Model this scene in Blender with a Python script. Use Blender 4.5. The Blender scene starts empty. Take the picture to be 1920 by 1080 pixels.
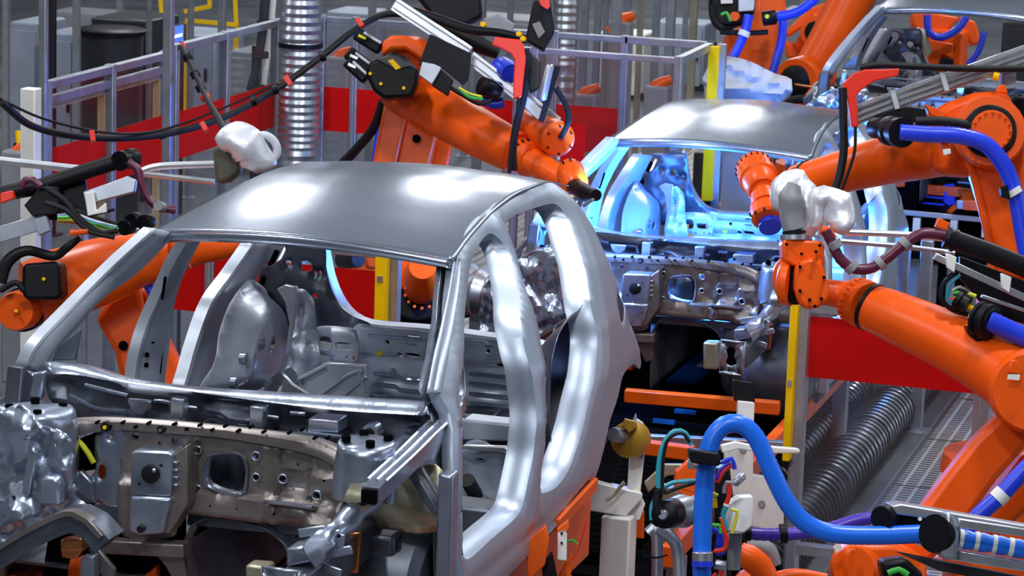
import bpy, bmesh, math, random
import numpy as np
from mathutils import Vector, Matrix, geometry, noise
C = bpy.context.scene.collection
PI = math.pi
random.seed(7); noise.seed_set(7)
rnd = random.Random(11)

# ------------------------------------------------------------------ camera
F, CX, CY = 5500.0, 960.0, 540.0          # long lens, in pixels of a 1920 px wide frame
CAM = Vector((0, 0, 4.5))
def cam_axes():
    v = Vector(((2700 - CX) / F, (CY + 500) / F, -1.0))       # +Y of the hall seen by the camera
    t = math.tan(math.radians(2.0))
    u = Vector((t, 1.0, t * v.x + v.y)).normalized()
    y = v.normalized(); x = y.cross(u)
    return Matrix((x, y, u))
R = cam_axes()
cd = bpy.data.cameras.new('camera'); cam = bpy.data.objects.new('camera', cd); C.objects.link(cam)
cam.matrix_world = Matrix.Translation(CAM) @ R.to_4x4()
cd.sensor_fit = 'HORIZONTAL'; cd.sensor_width = 36; cd.lens = F / 1920 * 36
cd.clip_start = 0.5; cd.clip_end = 200
cd.dof.use_dof = True; cd.dof.focus_distance = 12.5; cd.dof.aperture_fstop = 9.0
bpy.context.scene.camera = cam
def ray(px, py): return R @ Vector(((px - CX) / F, -(py - CY) / F, -1.0))
def W(px, py, d): return CAM + ray(px, py) * d
def onY(px, py, Y): r = ray(px, py); return CAM + r * ((Y - CAM.y) / r.y)
def onX(px, py, X): r = ray(px, py); return CAM + r * ((X - CAM.x) / r.x)
def onZ(px, py, Z): r = ray(px, py); return CAM + r * ((Z - CAM.z) / r.z)

# ------------------------------------------------------------------ world, lamps, exposure
sc = bpy.context.scene
sc.view_settings.view_transform = 'Standard'; sc.view_settings.look = 'None'
sc.view_settings.gamma = 1.0; sc.view_settings.use_curve_mapping = False
sc.view_settings.exposure = 0.0
w = bpy.data.worlds.new('hall_air'); sc.world = w; w.use_nodes = True
bg = w.node_tree.nodes['Background']; bg.inputs[0].default_value = (0.55, 0.68, 0.95, 1); bg.inputs[1].default_value = 0.22
def lamp(name, kind, loc, energy, col=(1, 1, 1), size=1.0, aim=None, size_y=None):
    l = bpy.data.lights.new(name, kind); l.energy = energy; l.color = col
    if kind == 'AREA':
        l.size = size
        if size_y: l.shape = 'RECTANGLE'; l.size_y = size_y
        else: l.shape = 'DISK'
    elif kind == 'POINT': l.shadow_soft_size = size
    o = bpy.data.objects.new(name, l); C.objects.link(o); o.location = loc
    if aim is not None: o.rotation_euler = (Vector(aim) - Vector(loc)).to_track_quat('-Z', 'Y').to_euler()
    return o
# added soft overhead fill with no source in view, high bay lamps over the line and further back (all above the frame)
lamp('overhead_fill', 'AREA', (-7, 19, 9.95), 1300, (0.80, 0.89, 1.0), 36, (-7, 19, 0), 50)
for x, y, e, s_ in ((-12.4, 28.8, 290, 1.4), (-9.5, 30.4, 210, 1.1), (-11.0, 39.0, 440, 1.5), (-9.0, 39.8, 400, 1.4)):
    lamp('high_bay_lamp', 'AREA', (x, y, 8.2), e, (0.95, 0.97, 1.0), s_)
for x, y, e in ((-1.5, 5.0, 260), (-7.0, 6.5, 230), (-1.2, 11.5, 240), (-7.5, 13.5, 260), (-1.0, 18.0, 240), (-16, 20.5, 300), (-1, 26, 300), (-17, 13, 260)):
    lamp('high_bay_lamp', 'AREA', (x, y, 8.2), e, (0.95, 0.97, 1.0), .8)
lamp('side_fill', 'AREA', (11.8, 19, 5), 420, (.80, .88, 1.0), 22, (0, 19, 4.2), 5)  # added fill from the right, brightens the sides of the shells
lamp('front_fill', 'AREA', (-3, -4, 9), 480, (0.9, 0.94, 1.0), 3.0, (-4, 10, 1), 3)  # added front fill, brightens the faces turned to the camera

# ------------------------------------------------------------------ materials
def mat(name, col, rough=0.5, metal=0.0, var=0.0, scale=8.0, bump=0.0, bscale=60.0, coat=0.0, alpha=1.0, emit=None, estr=0.0, trans=0.0, rvar=0.0, col2=None, spec=0.5):
    m = bpy.data.materials.new(name); m.use_nodes = True
    nt = m.node_tree; b = nt.nodes['Principled BSDF']
    b.inputs['Base Color'].default_value = (*col, 1); b.inputs['Roughness'].default_value = rough
    b.inputs['Metallic'].default_value = metal; b.inputs['Coat Weight'].default_value = coat
    b.inputs['Alpha'].default_value = alpha; b.inputs['Transmission Weight'].default_value = trans
    b.inputs['Specular IOR Level'].default_value = spec
    if emit: b.inputs['Emission Color'].default_value = (*emit, 1); b.inputs['Emission Strength'].default_value = estr
    tc = nt.nodes.new('ShaderNodeTexCoord')
    n = nt.nodes.new('ShaderNodeTexNoise'); n.inputs['Scale'].default_value = scale; n.inputs['Detail'].default_value = 5
    nt.links.new(tc.outputs['Object'], n.inputs['Vector'])
    if var or col2:
        r = nt.nodes.new('ShaderNodeValToRGB'); c2 = col2 or tuple(c * (1 - var) for c in col)
        c1 = col if col2 else tuple(min(1, c * (1 + var * .5)) for c in col)
        r.color_ramp.elements[0].position = .35; r.color_ramp.elements[1].position = .65
        r.color_ramp.elements[0].color = (*c2, 1); r.color_ramp.elements[1].color = (*c1, 1)
        nt.links.new(n.outputs['Fac'], r.inputs['Fac']); nt.links.new(r.outputs['Color'], b.inputs['Base Color'])
    if rvar:
        mr = nt.nodes.new('ShaderNodeMapRange'); mr.inputs['To Min'].default_value = max(.03, rough - rvar); mr.inputs['To Max'].default_value = rough + rvar
        nt.links.new(n.outputs['Fac'], mr.inputs['Value']); nt.links.new(mr.outputs['Result'], b.inputs['Roughness'])
    if bump:
        n2 = nt.nodes.new('ShaderNodeTexNoise'); n2.inputs['Scale'].default_value = bscale; n2.inputs['Detail'].default_value = 3
        nt.links.new(tc.outputs['Object'], n2.inputs['Vector'])
        bp = nt.nodes.new('ShaderNodeBump'); bp.inputs['Strength'].default_value = bump; bp.inputs['Distance'].default_value = 0.01
        nt.links.new(n2.outputs['Fac'], bp.inputs['Height']); nt.links.new(bp.outputs['Normal'], b.inputs['Normal'])
    return m
M = {}
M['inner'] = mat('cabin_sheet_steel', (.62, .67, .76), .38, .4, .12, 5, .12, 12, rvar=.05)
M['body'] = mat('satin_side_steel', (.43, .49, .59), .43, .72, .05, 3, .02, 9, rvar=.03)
M['skin'] = mat('satin_sheet_steel', (.33, .375, .46), .22, .8, .05, 3, .03, 9, rvar=.02)
M['steel'] = mat('pressed_steel', (.38, .43, .52), .3, .85, .18, 6, .12, 14, rvar=.08)
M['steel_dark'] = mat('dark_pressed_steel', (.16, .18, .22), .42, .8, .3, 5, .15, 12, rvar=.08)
M['zinc'] = mat('bright_zinc_steel', (.50, .57, .70), .28, .88, .2, 7, .35, 14, rvar=.1)
M['brown'] = mat('firewall_steel', (.27, .235, .22), .4, .7, .2, 5, .15, 18, rvar=.08)
M['tan'] = mat('galvanised_steel_yellowed', (.50, .46, .33), .38, .7, .2, 6, .2, 12)
M['black'] = mat('black_plastic', (.005, .005, .007), .42, 0, .2, 8, spec=.2)
M['rubber'] = mat('black_rubber', (.008, .008, .010), .5, spec=.25)
M['void'] = mat('shade_black', (.004, .004, .005), 1.0, spec=0.0)  # dull black painting the shade of holes and hollows, also rollers and bolts
M['orange'] = mat('orange_robot_paint', (.92, .105, .003), .34, 0, .1, 4, coat=.0, rvar=.05, spec=.3)
M['orange2'] = mat('orange_steel_frame', (.85, .11, .003), .4, 0, .12, 5, spec=.35)
M['red'] = mat('red_marking_film', (.62, .003, .002), .5, 0, .15, 2, spec=.15)
M['redplastic'] = mat('red_plastic', (.85, .03, .01), .35)
M['yellow'] = mat('yellow_light_curtain', (1.0, .60, .0), .45, spec=.2)
M['alu'] = mat('aluminium_profile', (.46, .49, .55), .38, .85, .15, 8)
M['alu_bright'] = mat('bright_aluminium', (.78, .80, .84), .3, .9, .12, 9)
M['white'] = mat('white_paint', (.80, .80, .76), .45, 0, .08, 5)
M['grey'] = mat('grey_paint', (.25, .26, .28), .5, 0, .15, 4)
M['greyblue'] = mat('grey_blue_cabinet', (.30, .34, .42), .5, 0, .15, 3)
M['darkcab'] = mat('dark_cabinet', (.02, .022, .028), .4, 0, .2, 3)
M['blue'] = mat('blue_hose', (.015, .05, .75), .32, 0, .1, 6)
M['bluebright'] = mat('bright_blue_hose', (.01, .16, .85), .3, 0, .08, 6)
M['violet'] = mat('violet_hose', (.07, .03, .42), .32)
M['maroon'] = mat('maroon_hose', (.10, .012, .04), .35)
M['teal'] = mat('teal_hose', (.02, .32, .42), .4)
M['foil'] = mat('silver_foil_cover', (.80, .82, .88), .38, .45, .15, 9, .6, 14)
M['sheet'] = mat('white_fabric_cover', (.55, .57, .62), .6, 0, .12, 6, .3, 10)
M['khaki'] = mat('khaki_protective_sleeve', (.09, .09, .06), .6, 0, .3, 9, .4, 20)
M['wood'] = mat('wooden_batten', (.80, .55, .25), .6, 0, .2, 12)
M['duct'] = mat('spiral_duct_steel', (.55, .58, .63), .3, .9, .2, 9, .2, 20)
M['brass'] = mat('ochre_disc', (.45, .26, .02), .45, .3)
M['green'] = mat('green_cable', (.05, .45, .05), .4)
M['yellowc'] = mat('yellow_cable', (.8, .75, .03), .4)
M['skinglow'] = M['skin']
M['floor'] = mat('hall_floor', (.12, .125, .14), .35, 0, .35, 1.3)
M['copper'] = mat('copper', (.75, .28, .1), .3, 1)
def glass():
    m = bpy.data.materials.new('clear_polycarbonate'); m.use_nodes = True; nt = m.node_tree; nt.nodes.clear()
    o = nt.nodes.new('ShaderNodeOutputMaterial'); mx = nt.nodes.new('ShaderNodeMixShader')
    t = nt.nodes.new('ShaderNodeBsdfTransparent'); t.inputs[0].default_value = (.86, .88, .92, 1)
    g = nt.nodes.new('ShaderNodeBsdfGlossy'); g.inputs['Roughness'].default_value = .12; g.inputs[0].default_value = (.9, .93, 1, 1)
    mx.inputs[0].default_value = .10
    nt.links.new(t.outputs[0], mx.inputs[1]); nt.links.new(g.outputs[0], mx.inputs[2]); nt.links.new(mx.outputs[0], o.inputs[0])
    return m
M['glass'] = glass()
def ribbed(name, col, scale=30.0):
    m = mat(name, col, .3); nt = m.node_tree; b = nt.nodes['Principled BSDF']
    return m
def grating():
    m = mat('grey_floor_grating', (.25, .25, .25), .45, .3); nt = m.node_tree; b = nt.nodes['Principled BSDF']
    tc = nt.nodes.new('ShaderNodeTexCoord'); mp = nt.nodes.new('ShaderNodeMapping'); mp.inputs['Rotation'].default_value = (0, 0, PI / 2)
    br = nt.nodes.new('ShaderNodeTexBrick'); br.inputs['Scale'].default_value = 1.0; br.offset = 0.5
    br.inputs['Brick Width'].default_value = .055; br.inputs['Row Height'].default_value = .085; br.inputs['Mortar Size'].default_value = .010
    br.inputs['Color1'].default_value = (.12, .12, .13, 1); br.inputs['Color2'].default_value = (.08, .08, .09, 1); br.inputs['Mortar'].default_value = (.62, .60, .55, 1)
    nt.links.new(tc.outputs['Object'], mp.inputs[0]); nt.links.new(mp.outputs[0], br.inputs[0])
    br2 = nt.nodes.new('ShaderNodeTexBrick'); br2.inputs['Scale'].default_value = 1.0; br2.offset = 0.5
    br2.inputs['Brick Width'].default_value = 1.2; br2.inputs['Row Height'].default_value = .9; br2.inputs['Mortar Size'].default_value = .02
    br2.inputs['Color1'].default_value = (1, 1, 1, 1); br2.inputs['Color2'].default_value = (.8, .8, .8, 1); br2.inputs['Mortar'].default_value = (.15, .15, .15, 1)
    nt.links.new(mp.outputs[0], br2.inputs[0])
    mix = nt.nodes.new('ShaderNodeMixRGB'); mix.blend_type = 'MULTIPLY'; mix.inputs[0].default_value = .8
    nt.links.new(br.outputs[0], mix.inputs[1]); nt.links.new(br2.outputs[0], mix.inputs[2]); nt.links.new(mix.outputs[0], b.inputs['Base Color'])
    return m
M['grating'] = grating()

# ------------------------------------------------------------------ mesh helpers
def frame(d, ref=None):
    d = d.normalized(); ref = ref or (Vector((0, 0, 1)) if abs(d.z) < .9 else Vector((1, 0, 0)))
    a = (ref - d * ref.dot(d)).normalized(); return d, a, d.cross(a)
def catmull(P, step):
    P = [Vector(p) for p in P]
    if len(P) < 3: 
        n = max(1, int((P[1] - P[0]).length / step)); return [P[0].lerp(P[1], i / n) for i in range(n + 1)]
    Q = [P[0] * 2 - P[1]] + P + [P[-1] * 2 - P[-2]]; out = []
    for i in range(1, len(Q) - 2):
        n = max(1, int((Q[i + 1] - Q[i]).length / step))
        for k in range(n):
            t = k / n; a, b, c, d = Q[i - 1], Q[i], Q[i + 1], Q[i + 2]
            out.append(.5 * ((2 * b) + (c - a) * t + (2 * a - 5 * b + 4 * c - d) * t * t + (3 * b - a - 3 * c + d) * t ** 3))
    out.append(Q[-2]); return out
class MB:
    def __init__(s): s.v = []; s.f = []
    def add(s, vs, fs):
        o = len(s.v); s.v += [Vector(v) for v in vs]; s.f += [[i + o for i in f] for f in fs]; return s
    def box(s, c, sx, sy, sz, m=None):
        vs = [Vector((x * sx / 2, y * sy / 2, z * sz / 2)) for x in (-1, 1) for y in (-1, 1) for z in (-1, 1)]
        if m is not None: vs = [m @ v for v in vs]
        vs = [v + Vector(c) for v in vs]
        return s.add(vs, [(0, 1, 3, 2), (4, 6, 7, 5), (0, 4, 5, 1), (2, 3, 7, 6), (0, 2, 6, 4), (1, 5, 7, 3)])
    def bar(s, p, q, w, h, ref=None, w2=None, h2=None):     # box from p to q; h along ref, w across it
        p, q = Vector(p), Vector(q); d, a, b = frame(q - p, Vector(ref) if ref is not None else None)
        w2 = w if w2 is None else w2; h2 = h if h2 is None else h2
        vs = [p + a * (i * h / 2) + b * (j * w / 2) for i, j in ((-1, -1), (-1, 1), (1, 1), (1, -1))] + [q + a * (i * h2 / 2) + b * (j * w2 / 2) for i, j in ((-1, -1), (-1, 1), (1, 1), (1, -1))]
        return s.add(vs, [(3, 2, 1, 0), (4, 5, 6, 7), (0, 1, 5, 4), (1, 2, 6, 5), (2, 3, 7, 6), (3, 0, 4, 7)])
    def tube(s, P, r, n=12, step=None, caps=True, rib=0, ribamp=0):
        P = [Vector(p) for p in P]
        if step:
            Q = catmull(P, step)
            if hasattr(r, '__len__'):
                L = [0]; 
                for i in range(1, len(P)): L.append(L[-1] + (P[i] - P[i - 1]).length)
                T = [0]
                for i in range(1, len(Q)): T.append(T[-1] + (Q[i] - Q[i - 1]).length)
                r = [float(np.interp(t / T[-1], [l / L[-1] for l in L], r)) for t in T]
            P = Q
        if not hasattr(r, '__len__'): r = [r] * len(P)
        if rib:
            r = [x * (1 + (ribamp if (i // rib) % 2 else -ribamp)) for i, x in enumerate(r)]
        rings = []; a = None
        for i, p in enumerate(P):
            d = (P[min(i + 1, len(P) - 1)] - P[max(i - 1, 0)])
            if d.length < 1e-9: d = Vector((0, 0, 1))
            d.normalize()
            if a is None: _, a, _ = frame(d)
            else:
                a = a - d * a.dot(d)
                if a.length < 1e-6: _, a, _ = frame(d)
                a.normalize()
            b = d.cross(a); rings.append([p + (a * math.cos(2 * PI * k / n) + b * math.sin(2 * PI * k / n)) * r[i] for k in range(n)])
        vs = [v for q in rings for v in q]; fs = []
        for i in range(len(P) - 1):
            for k in range(n): fs.append((i * n + k, i * n + (k + 1) % n, (i + 1) * n + (k + 1) % n, (i + 1) * n + k))
        if caps: fs.append(tuple(range(n))[::-1]); fs.append(tuple((len(P) - 1) * n + k for k in range(n)))
        return s.add(vs, fs)
    def cyl(s, p, q, r, r2=None, n=20): return s.tube([p, q], [r, r if r2 is None else r2], n)
    def lathe(s, p, q, prof, n=28):            # prof: (t along p->q, radius)
        p, q = Vector(p), Vector(q)
        pts = [p.lerp(q, t) for t, _ in prof]; d, a, b = frame(q - p); vs = []; fs = []
        for (t, r), c in zip(prof, pts): vs += [c + (a * math.cos(2 * PI * k / n) + b * math.sin(2 * PI * k / n)) * max(r, 1e-4) for k in range(n)]
        for i in range(len(prof) - 1):
            for k in range(n): fs.append((i * n + k, i * n + (k + 1) % n, (i + 1) * n + (k + 1) % n, (i + 1) * n + k))
        fs.append(tuple(range(n))[::-1]); fs.append(tuple((len(prof) - 1) * n + k for k in range(n)))
        return s.add(vs, fs)
    def prism(s, P, off):                      # polygon P extruded by vector off
        n = len(P); off = Vector(off); P = [Vector(p) for p in P]
        return s.add(P + [p + off for p in P], [tuple(range(n))[::-1], tuple(range(n, 2 * n))] + [(i, (i + 1) % n, n + (i + 1) % n, n + i) for i in range(n)])
    def sweep(s, P, w, h, up=(0, 0, 1)):       # box section along a path
        P = [Vector(p) for p in P]; up = Vector(up); vs = []; fs = []
        for i, p in enumerate(P):
            d = (P[min(i + 1, len(P) - 1)] - P[max(i - 1, 0)]).normalized(); a = (up - d * up.dot(d)).normalized(); b = d.cross(a)
            vs += [p + a * (x * h / 2) + b * (y * w / 2) for x, y in ((-1, -1), (-1, 1), (1, 1), (1, -1))]
        for i in range(len(P) - 1):
            for k in range(4): fs.append((i * 4 + k, i * 4 + (k + 1) % 4, (i + 1) * 4 + (k + 1) % 4, (i + 1) * 4 + k))
        fs += [(3, 2, 1, 0), tuple(len(vs) - 4 + k for k in range(4))]
        return s.add(vs, fs)
    def ball(s, c, r, sc3=(1, 1, 1), n=16, m=None):
        c = Vector(c); vs = []; fs = []; h = n // 2
        for i in range(h + 1):
            for k in range(n):
                v = Vector((math.sin(PI * i / h) * math.cos(2 * PI * k / n) * sc3[0], math.sin(PI * i / h) * math.sin(2 * PI * k / n) * sc3[1], math.cos(PI * i / h) * sc3[2])) * r
                vs.append((m @ v if m else v) + c)
        for i in range(h):
            for k in range(n): fs.append((i * n + k, (i + 1) * n + k, (i + 1) * n + (k + 1) % n, i * n + (k + 1) % n))
        return s.add(vs, fs)
    def loft(s, A, B, closed=False):
        n = len(A); m = n if closed else n - 1
        return s.add(list(A) + list(B), [(i, (i + 1) % n, n + (i + 1) % n, n + i) for i in range(m)])
    def crumple(s, amp, sc, seed=0):
        for v in s.v:
            d = noise.noise_vector(v * sc + Vector((seed, 0, 0))) ; v += d * amp
        return s
def obj(name, mb, m, parent=None, bevel=0, solid=0, sharp=35, sub=0):
    me = bpy.data.meshes.new(name); off = parent['_o'] if parent is not None and '_o' in parent else (0, 0, 0)
    off = Vector(off); me.from_pydata([tuple(v - off) for v in mb.v], [], mb.f)
    bm = bmesh.new(); bm.from_mesh(me); bmesh.ops.remove_doubles(bm, verts=bm.verts, dist=1e-5); bmesh.ops.recalc_face_normals(bm, faces=bm.faces); bm.to_mesh(me); bm.free()
    me.polygons.foreach_set('use_smooth', [True] * len(me.polygons)); me.set_sharp_from_angle(angle=math.radians(sharp))
    me.materials.append(M[m] if isinstance(m, str) else m)
    if solid and len(me.polygons) <= 8: me.polygons.foreach_set('use_smooth', [False] * len(me.polygons))
    o = bpy.data.objects.new(name, me); C.objects.link(o)
    if parent is not None: o.parent = parent; o['_o'] = tuple(off)
    if solid: md = o.modifiers.new('solid', 'SOLIDIFY'); md.thickness = solid; md.offset = 0
    if bevel: md = o.modifiers.new('bevel', 'BEVEL'); md.width = bevel; md.segments = 2; md.limit_method = 'ANGLE'; md.angle_limit = .6
    if sub: md = o.modifiers.new('sub', 'SUBSURF'); md.levels = sub; md.render_levels = sub
    return o
def thing(name, label, cat, loc, group=None):
    o = bpy.data.objects.new(name, None); C.objects.link(o); o.location = loc; o['_o'] = tuple(loc); o.empty_display_size = .1
    o['label'] = label; o['category'] = cat
    if group: o['group'] = group
    return o
def tag(o, label, cat, group=None, kind=None):
    o['label'] = label; o['category'] = cat
    if group: o['group'] = group
    if kind: o['kind'] = kind
    return o
def struct(name, mb, m, **k): o = obj(name, mb, m, **k); o['kind'] = 'structure'; return o
def solo(name, label, cat, mb, m, group=None, **k):
    c = sum(mb.v, Vector()) / len(mb.v); lo = min(v.z for v in mb.v); c.z = lo
    for v in mb.v: v -= c
    o = obj(name, mb, m, **k); o.location = c; return tag(o, label, cat, group)
def copy_tree(o, parent=None):
    c = o.copy(); C.objects.link(c); c.parent = parent
    for ch in list(o.children): copy_tree(ch, c)
    return c

def resample(P, step, closed=True):            # smooth 2D outline
    P = [Vector((p[0], p[1], 0)) for p in P]; n = len(P); out = []
    for i in range(n if closed else n - 1):
        a, b, c, d = P[(i - 1) % n], P[i], P[(i + 1) % n], P[(i + 2) % n]
        if not closed: a = P[max(i - 1, 0)]; d = P[min(i + 2, n - 1)]
        k = max(1, int((c - b).length / step))
        for j in range(k):
            t = j / k; q = .5 * ((2 * b) + (c - a) * t + (2 * a - 5 * b + 4 * c - d) * t * t + (3 * b - a - 3 * c + d) * t ** 3)
            out.append((q.x, q.y))
    if not closed: out.append((P[-1].x, P[-1].y))
    return out
def inside(pts, poly):
    pts = np.asarray(pts, float); x, y = pts[:, 0], pts[:, 1]; r = np.zeros(len(pts), bool); poly = np.asarray(poly, float)
    x0, y0 = poly[:, 0], poly[:, 1]; x1, y1 = np.roll(x0, -1), np.roll(y0, -1)
    for a, b, c, d in zip(x0, y0, x1, y1):
        if b == d: continue
        r ^= ((b > y) != (d > y)) & (x < (c - a) * (y - b) / (d - b) + a)
    return r
def dist(pts, poly, closed=True):
    pts = np.asarray(pts, float); poly = np.asarray(poly, float); nx = np.roll(poly, -1, 0)
    if not closed: poly, nx = poly[:-1], nx[:-1]
    best = np.full(len(pts), 9.)
    for a, b in zip(poly, nx):
        ab = b - a; L = ab @ ab
        if L < 1e-12: continue
        t = np.clip(((pts - a) @ ab) / L, 0, 1); best = np.minimum(best, np.hypot(*(pts - a - t[:, None] * ab).T))
    return best
def plate(outer, holes, g):                    # constrained triangulation of an outline with holes; g = grid spacing
    verts = []; edges = []
    for loop in [outer] + holes:
        o = len(verts); verts += [Vector((p[0], p[1])) for p in loop]; n = len(loop); edges += [(o + i, o + (i + 1) % n) for i in range(n)]
    A = np.asarray(outer); xs = np.arange(A[:, 0].min(), A[:, 0].max(), g); ys = np.arange(A[:, 1].min(), A[:, 1].max(), g)
    G = np.array([(x + (g / 2 if j % 2 else 0), y) for j, y in enumerate(ys) for x in xs])
    ok = inside(G, outer) & (dist(G, outer) > g * .55)
    for h in holes: ok &= ~inside(G, h) & (dist(G, h) > g * .55)
    verts += [Vector(p) for p in G[ok]]
    r = geometry.delaunay_2d_cdt(verts, edges, [], 0, 1e-6); vs = [(v.x, v.y) for v in r[0]]; fs = r[2]
    cen = np.array([np.mean([vs[i] for i in f], axis=0) for f in fs]); keep = inside(cen, outer)
    for h in holes: keep &= ~inside(cen, h)
    return np.array(vs), [tuple(f) for f, k in zip(fs, keep) if k]
def circ(c, r, n=12, ry=None): return [(c[0] + r * math.cos(2 * PI * k / n), c[1] + (ry or r) * math.sin(2 * PI * k / n)) for k in range(n)]
def smooth(t): t = np.clip(t, 0, 1); return t * t * (3 - 2 * t)

# ------------------------------------------------------------------ the car body shell (built once, local frame = first station)
O1 = Vector((-3.952, 10.284, 0))               # middle of the windscreen header of the nearest body
SZ = [1.0, 1.15, 1.35, 1.8, 2.0, 2.2, 2.44, 2.52, 2.6]; SX = [.86, .90, .92, .92, .885, .79, .625, .56, .5]
def S(z): return np.interp(z, SZ, SX)          # half width of the body side at height z
def cY(px, py, y): return onY(px, py, O1.y + y) - O1
def cX(px, py, x): return onX(px, py, O1.x + x) - O1
def cZ(px, py, z): return onZ(px, py, z) - O1
def cS(px, py, sg=1, inset=0.0):
    x = .9
    for _ in range(60):
        p = onX(px, py, O1.x + sg * x); x = .7 * x + .3 * (float(S(p.z)) - inset)
    return p - O1
def yz(L, sg=1, inset=0.0): return [(q.y, q.z) for q in (cS(*p, sg, inset) for p in L)]
car = thing('car_body_shell', 'bare grey car body shell nearest the camera, with open door frames and engine bay', 'car body', O1, 'car body shells on the line')
def L3(x, y, z): return Vector((x, y, z)) + O1
def cobj(name, mb, m, parent=None, **k):
    for v in mb.v: v += O1
    return obj(name, mb, m, parent or car, **k)

# roof panel
ry = [-.06, .2, .588, .95, 1.356, 1.6, 1.8]; rw = [.62, .59, .56, .545, .549, .54, .52]; rz = [2.446, 2.483, 2.523, 2.542, 2.530, 2.49, 2.44]
def roofpt(u, v):
    y = -.06 + v * 1.86; hw = np.interp(y, ry, rw); ze = np.interp(y, ry, rz)
    # smooth the tables
    hw = np.mean([np.interp(y + d, ry, rw) for d in (-.1, -.05, 0, .05, .1)]); ze = np.mean([np.interp(y + d, ry, rz) for d in (-.1, -.05, 0, .05, .1)]) if v > .05 else ze
    bow = -.055 * (1 - u * u) * (1 - v)
    z = ze + .035 * (1 - u ** 2) + (.012 * (1 - v)) * (1 - u * u)
    # shallow pressings near the rear half
    z += -.004 * math.exp(-((abs(u) - .45) / .16) ** 2) * smooth((v - .35) / .2)
    return Vector((u * hw, y + bow, z))
mb = MB(); nu, nv = 48, 48
G = [[roofpt(-1 + 2 * i / nu, j / nv) for i in range(nu + 1)] for j in range(nv + 1)]
mb.add([p for r in G for p in r], [(j * (nu + 1) + i, j * (nu + 1) + i + 1, (j + 1) * (nu + 1) + i + 1, (j + 1) * (nu + 1) + i) for j in range(nv) for i in range(nu)])
cobj('roof_panel', mb, 'skin', solid=.004, sharp=60)
mb = MB()
E0 = [roofpt(-1 + 2 * i / 40, 0) + Vector((0, 0, -.003)) for i in range(41)]
mb.loft(E0, [p + Vector((0, .004, -.022)) for p in E0]); mb.loft([p + Vector((0, .004, -.022)) for p in E0], [p + Vector((0, -.012, -.026)) for p in E0])
mb.loft([p + Vector((0, -.012, -.026)) for p in E0], [p + Vector((0, .03, -.04)) for p in E0]); mb.loft([p + Vector((0, .03, -.04)) for p in E0], [p + Vector((0, .12, -.03)) for p in E0])
cobj('roof_header', mb, 'skin', solid=.003)

# body side, camera side
OUT = [(828, 735), (842, 660), (855, 580), (862, 520), (864, 482), (875, 452), (891, 425), (915, 399), (944, 377), (973, 363), (997, 352), (1021, 346), (1040, 344), (1057, 354), (1076, 370), (1100, 401), (1124, 444), (1141, 483), (1158, 525), (1165, 552), (1177, 588), (1192, 624), (1201, 653), (1206, 680), (1204, 692), (1196, 684), (1189, 684), (1177, 696), (1165, 720), (1158, 752), (1151, 775), (1142, 800), (1137, 825), (1129, 860), (1116, 903), (1100, 919), (1030, 994), (946, 1080), (900, 1125), (868, 1158), (860, 1155), (856, 1080), (856, 950), (853, 850), (846, 770)]
OP1 = [(883, 541), (888, 505), (895, 478), (908, 454), (927, 438), (948, 454), (963, 483), (970, 517), (975, 541), (981, 600), (989, 646), (998, 680), (1007, 720), (1012, 765), (1012, 810), (1007, 855), (998, 900), (987, 948), (973, 973), (930, 1011), (893, 1045), (880, 1049), (874, 1035), (873, 1000), (873, 900), (873, 776), (881, 740), (880, 713), (876, 670), (878, 600)]
OP2 = [(953, 420), (963, 444), (973, 473), (982, 505), (992, 540), (1004, 576), (1016, 619), (1023, 660), (1028, 696), (1028, 790), (1026, 838), (1020, 879), (1018, 915), (1024, 926), (1048, 916), (1070, 889), (1086, 849), (1099, 806), (1112, 750), (1122, 708), (1127, 648), (1117, 588), (1107, 530), (1090, 468), (1076, 425), (1062, 396), (1050, 384), (1035, 383), (997, 394), (970, 405)]
TRI = [(869, 680), (878, 733), (858, 752)]
FUEL = [(1158, 540), (1163, 552), (1166, 580), (1164, 604), (1158, 598), (1154, 575), (1153, 552)]
oy = resample(yz(OUT), .03); h1 = resample(yz(OP1), .02); h2 = resample(yz(OP2), .02); tr = yz(TRI); fu = resample(yz(FUEL), .02)
smalls = [circ(yz([p])[0], r, 8) for p, r in (((1103, 659), .007), ((1101, 671), .007), ((1097, 665), .004), ((1000, 739), .009), ((1000, 762), .012), ((1022, 706), .008), ((864, 800), .008), ((865, 960), .008), ((866, 1040), .008))]
V2, F2 = plate(oy, [h1, h2, tr, fu] + smalls, .022)
def skin_x(V):
    d = np.minimum(dist(V, h1), dist(V, h2)); do = dist(V, oy)
    x = S(V[:, 1]) - .016 * (1 - smooth(d / .035)) - .02 * (1 - smooth(do / .05)) * (V[:, 1] > 1.35)
    # step line (rebate) round the rear half of the door openings and a crease along the sill
    x += .010 * smooth((d - .055) / .02) - .012 * np.exp(-((V[:, 1] - 1.40) / .02) ** 2) * (V[:, 0] < .9)
    return x
X2 = skin_x(V2)
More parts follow.
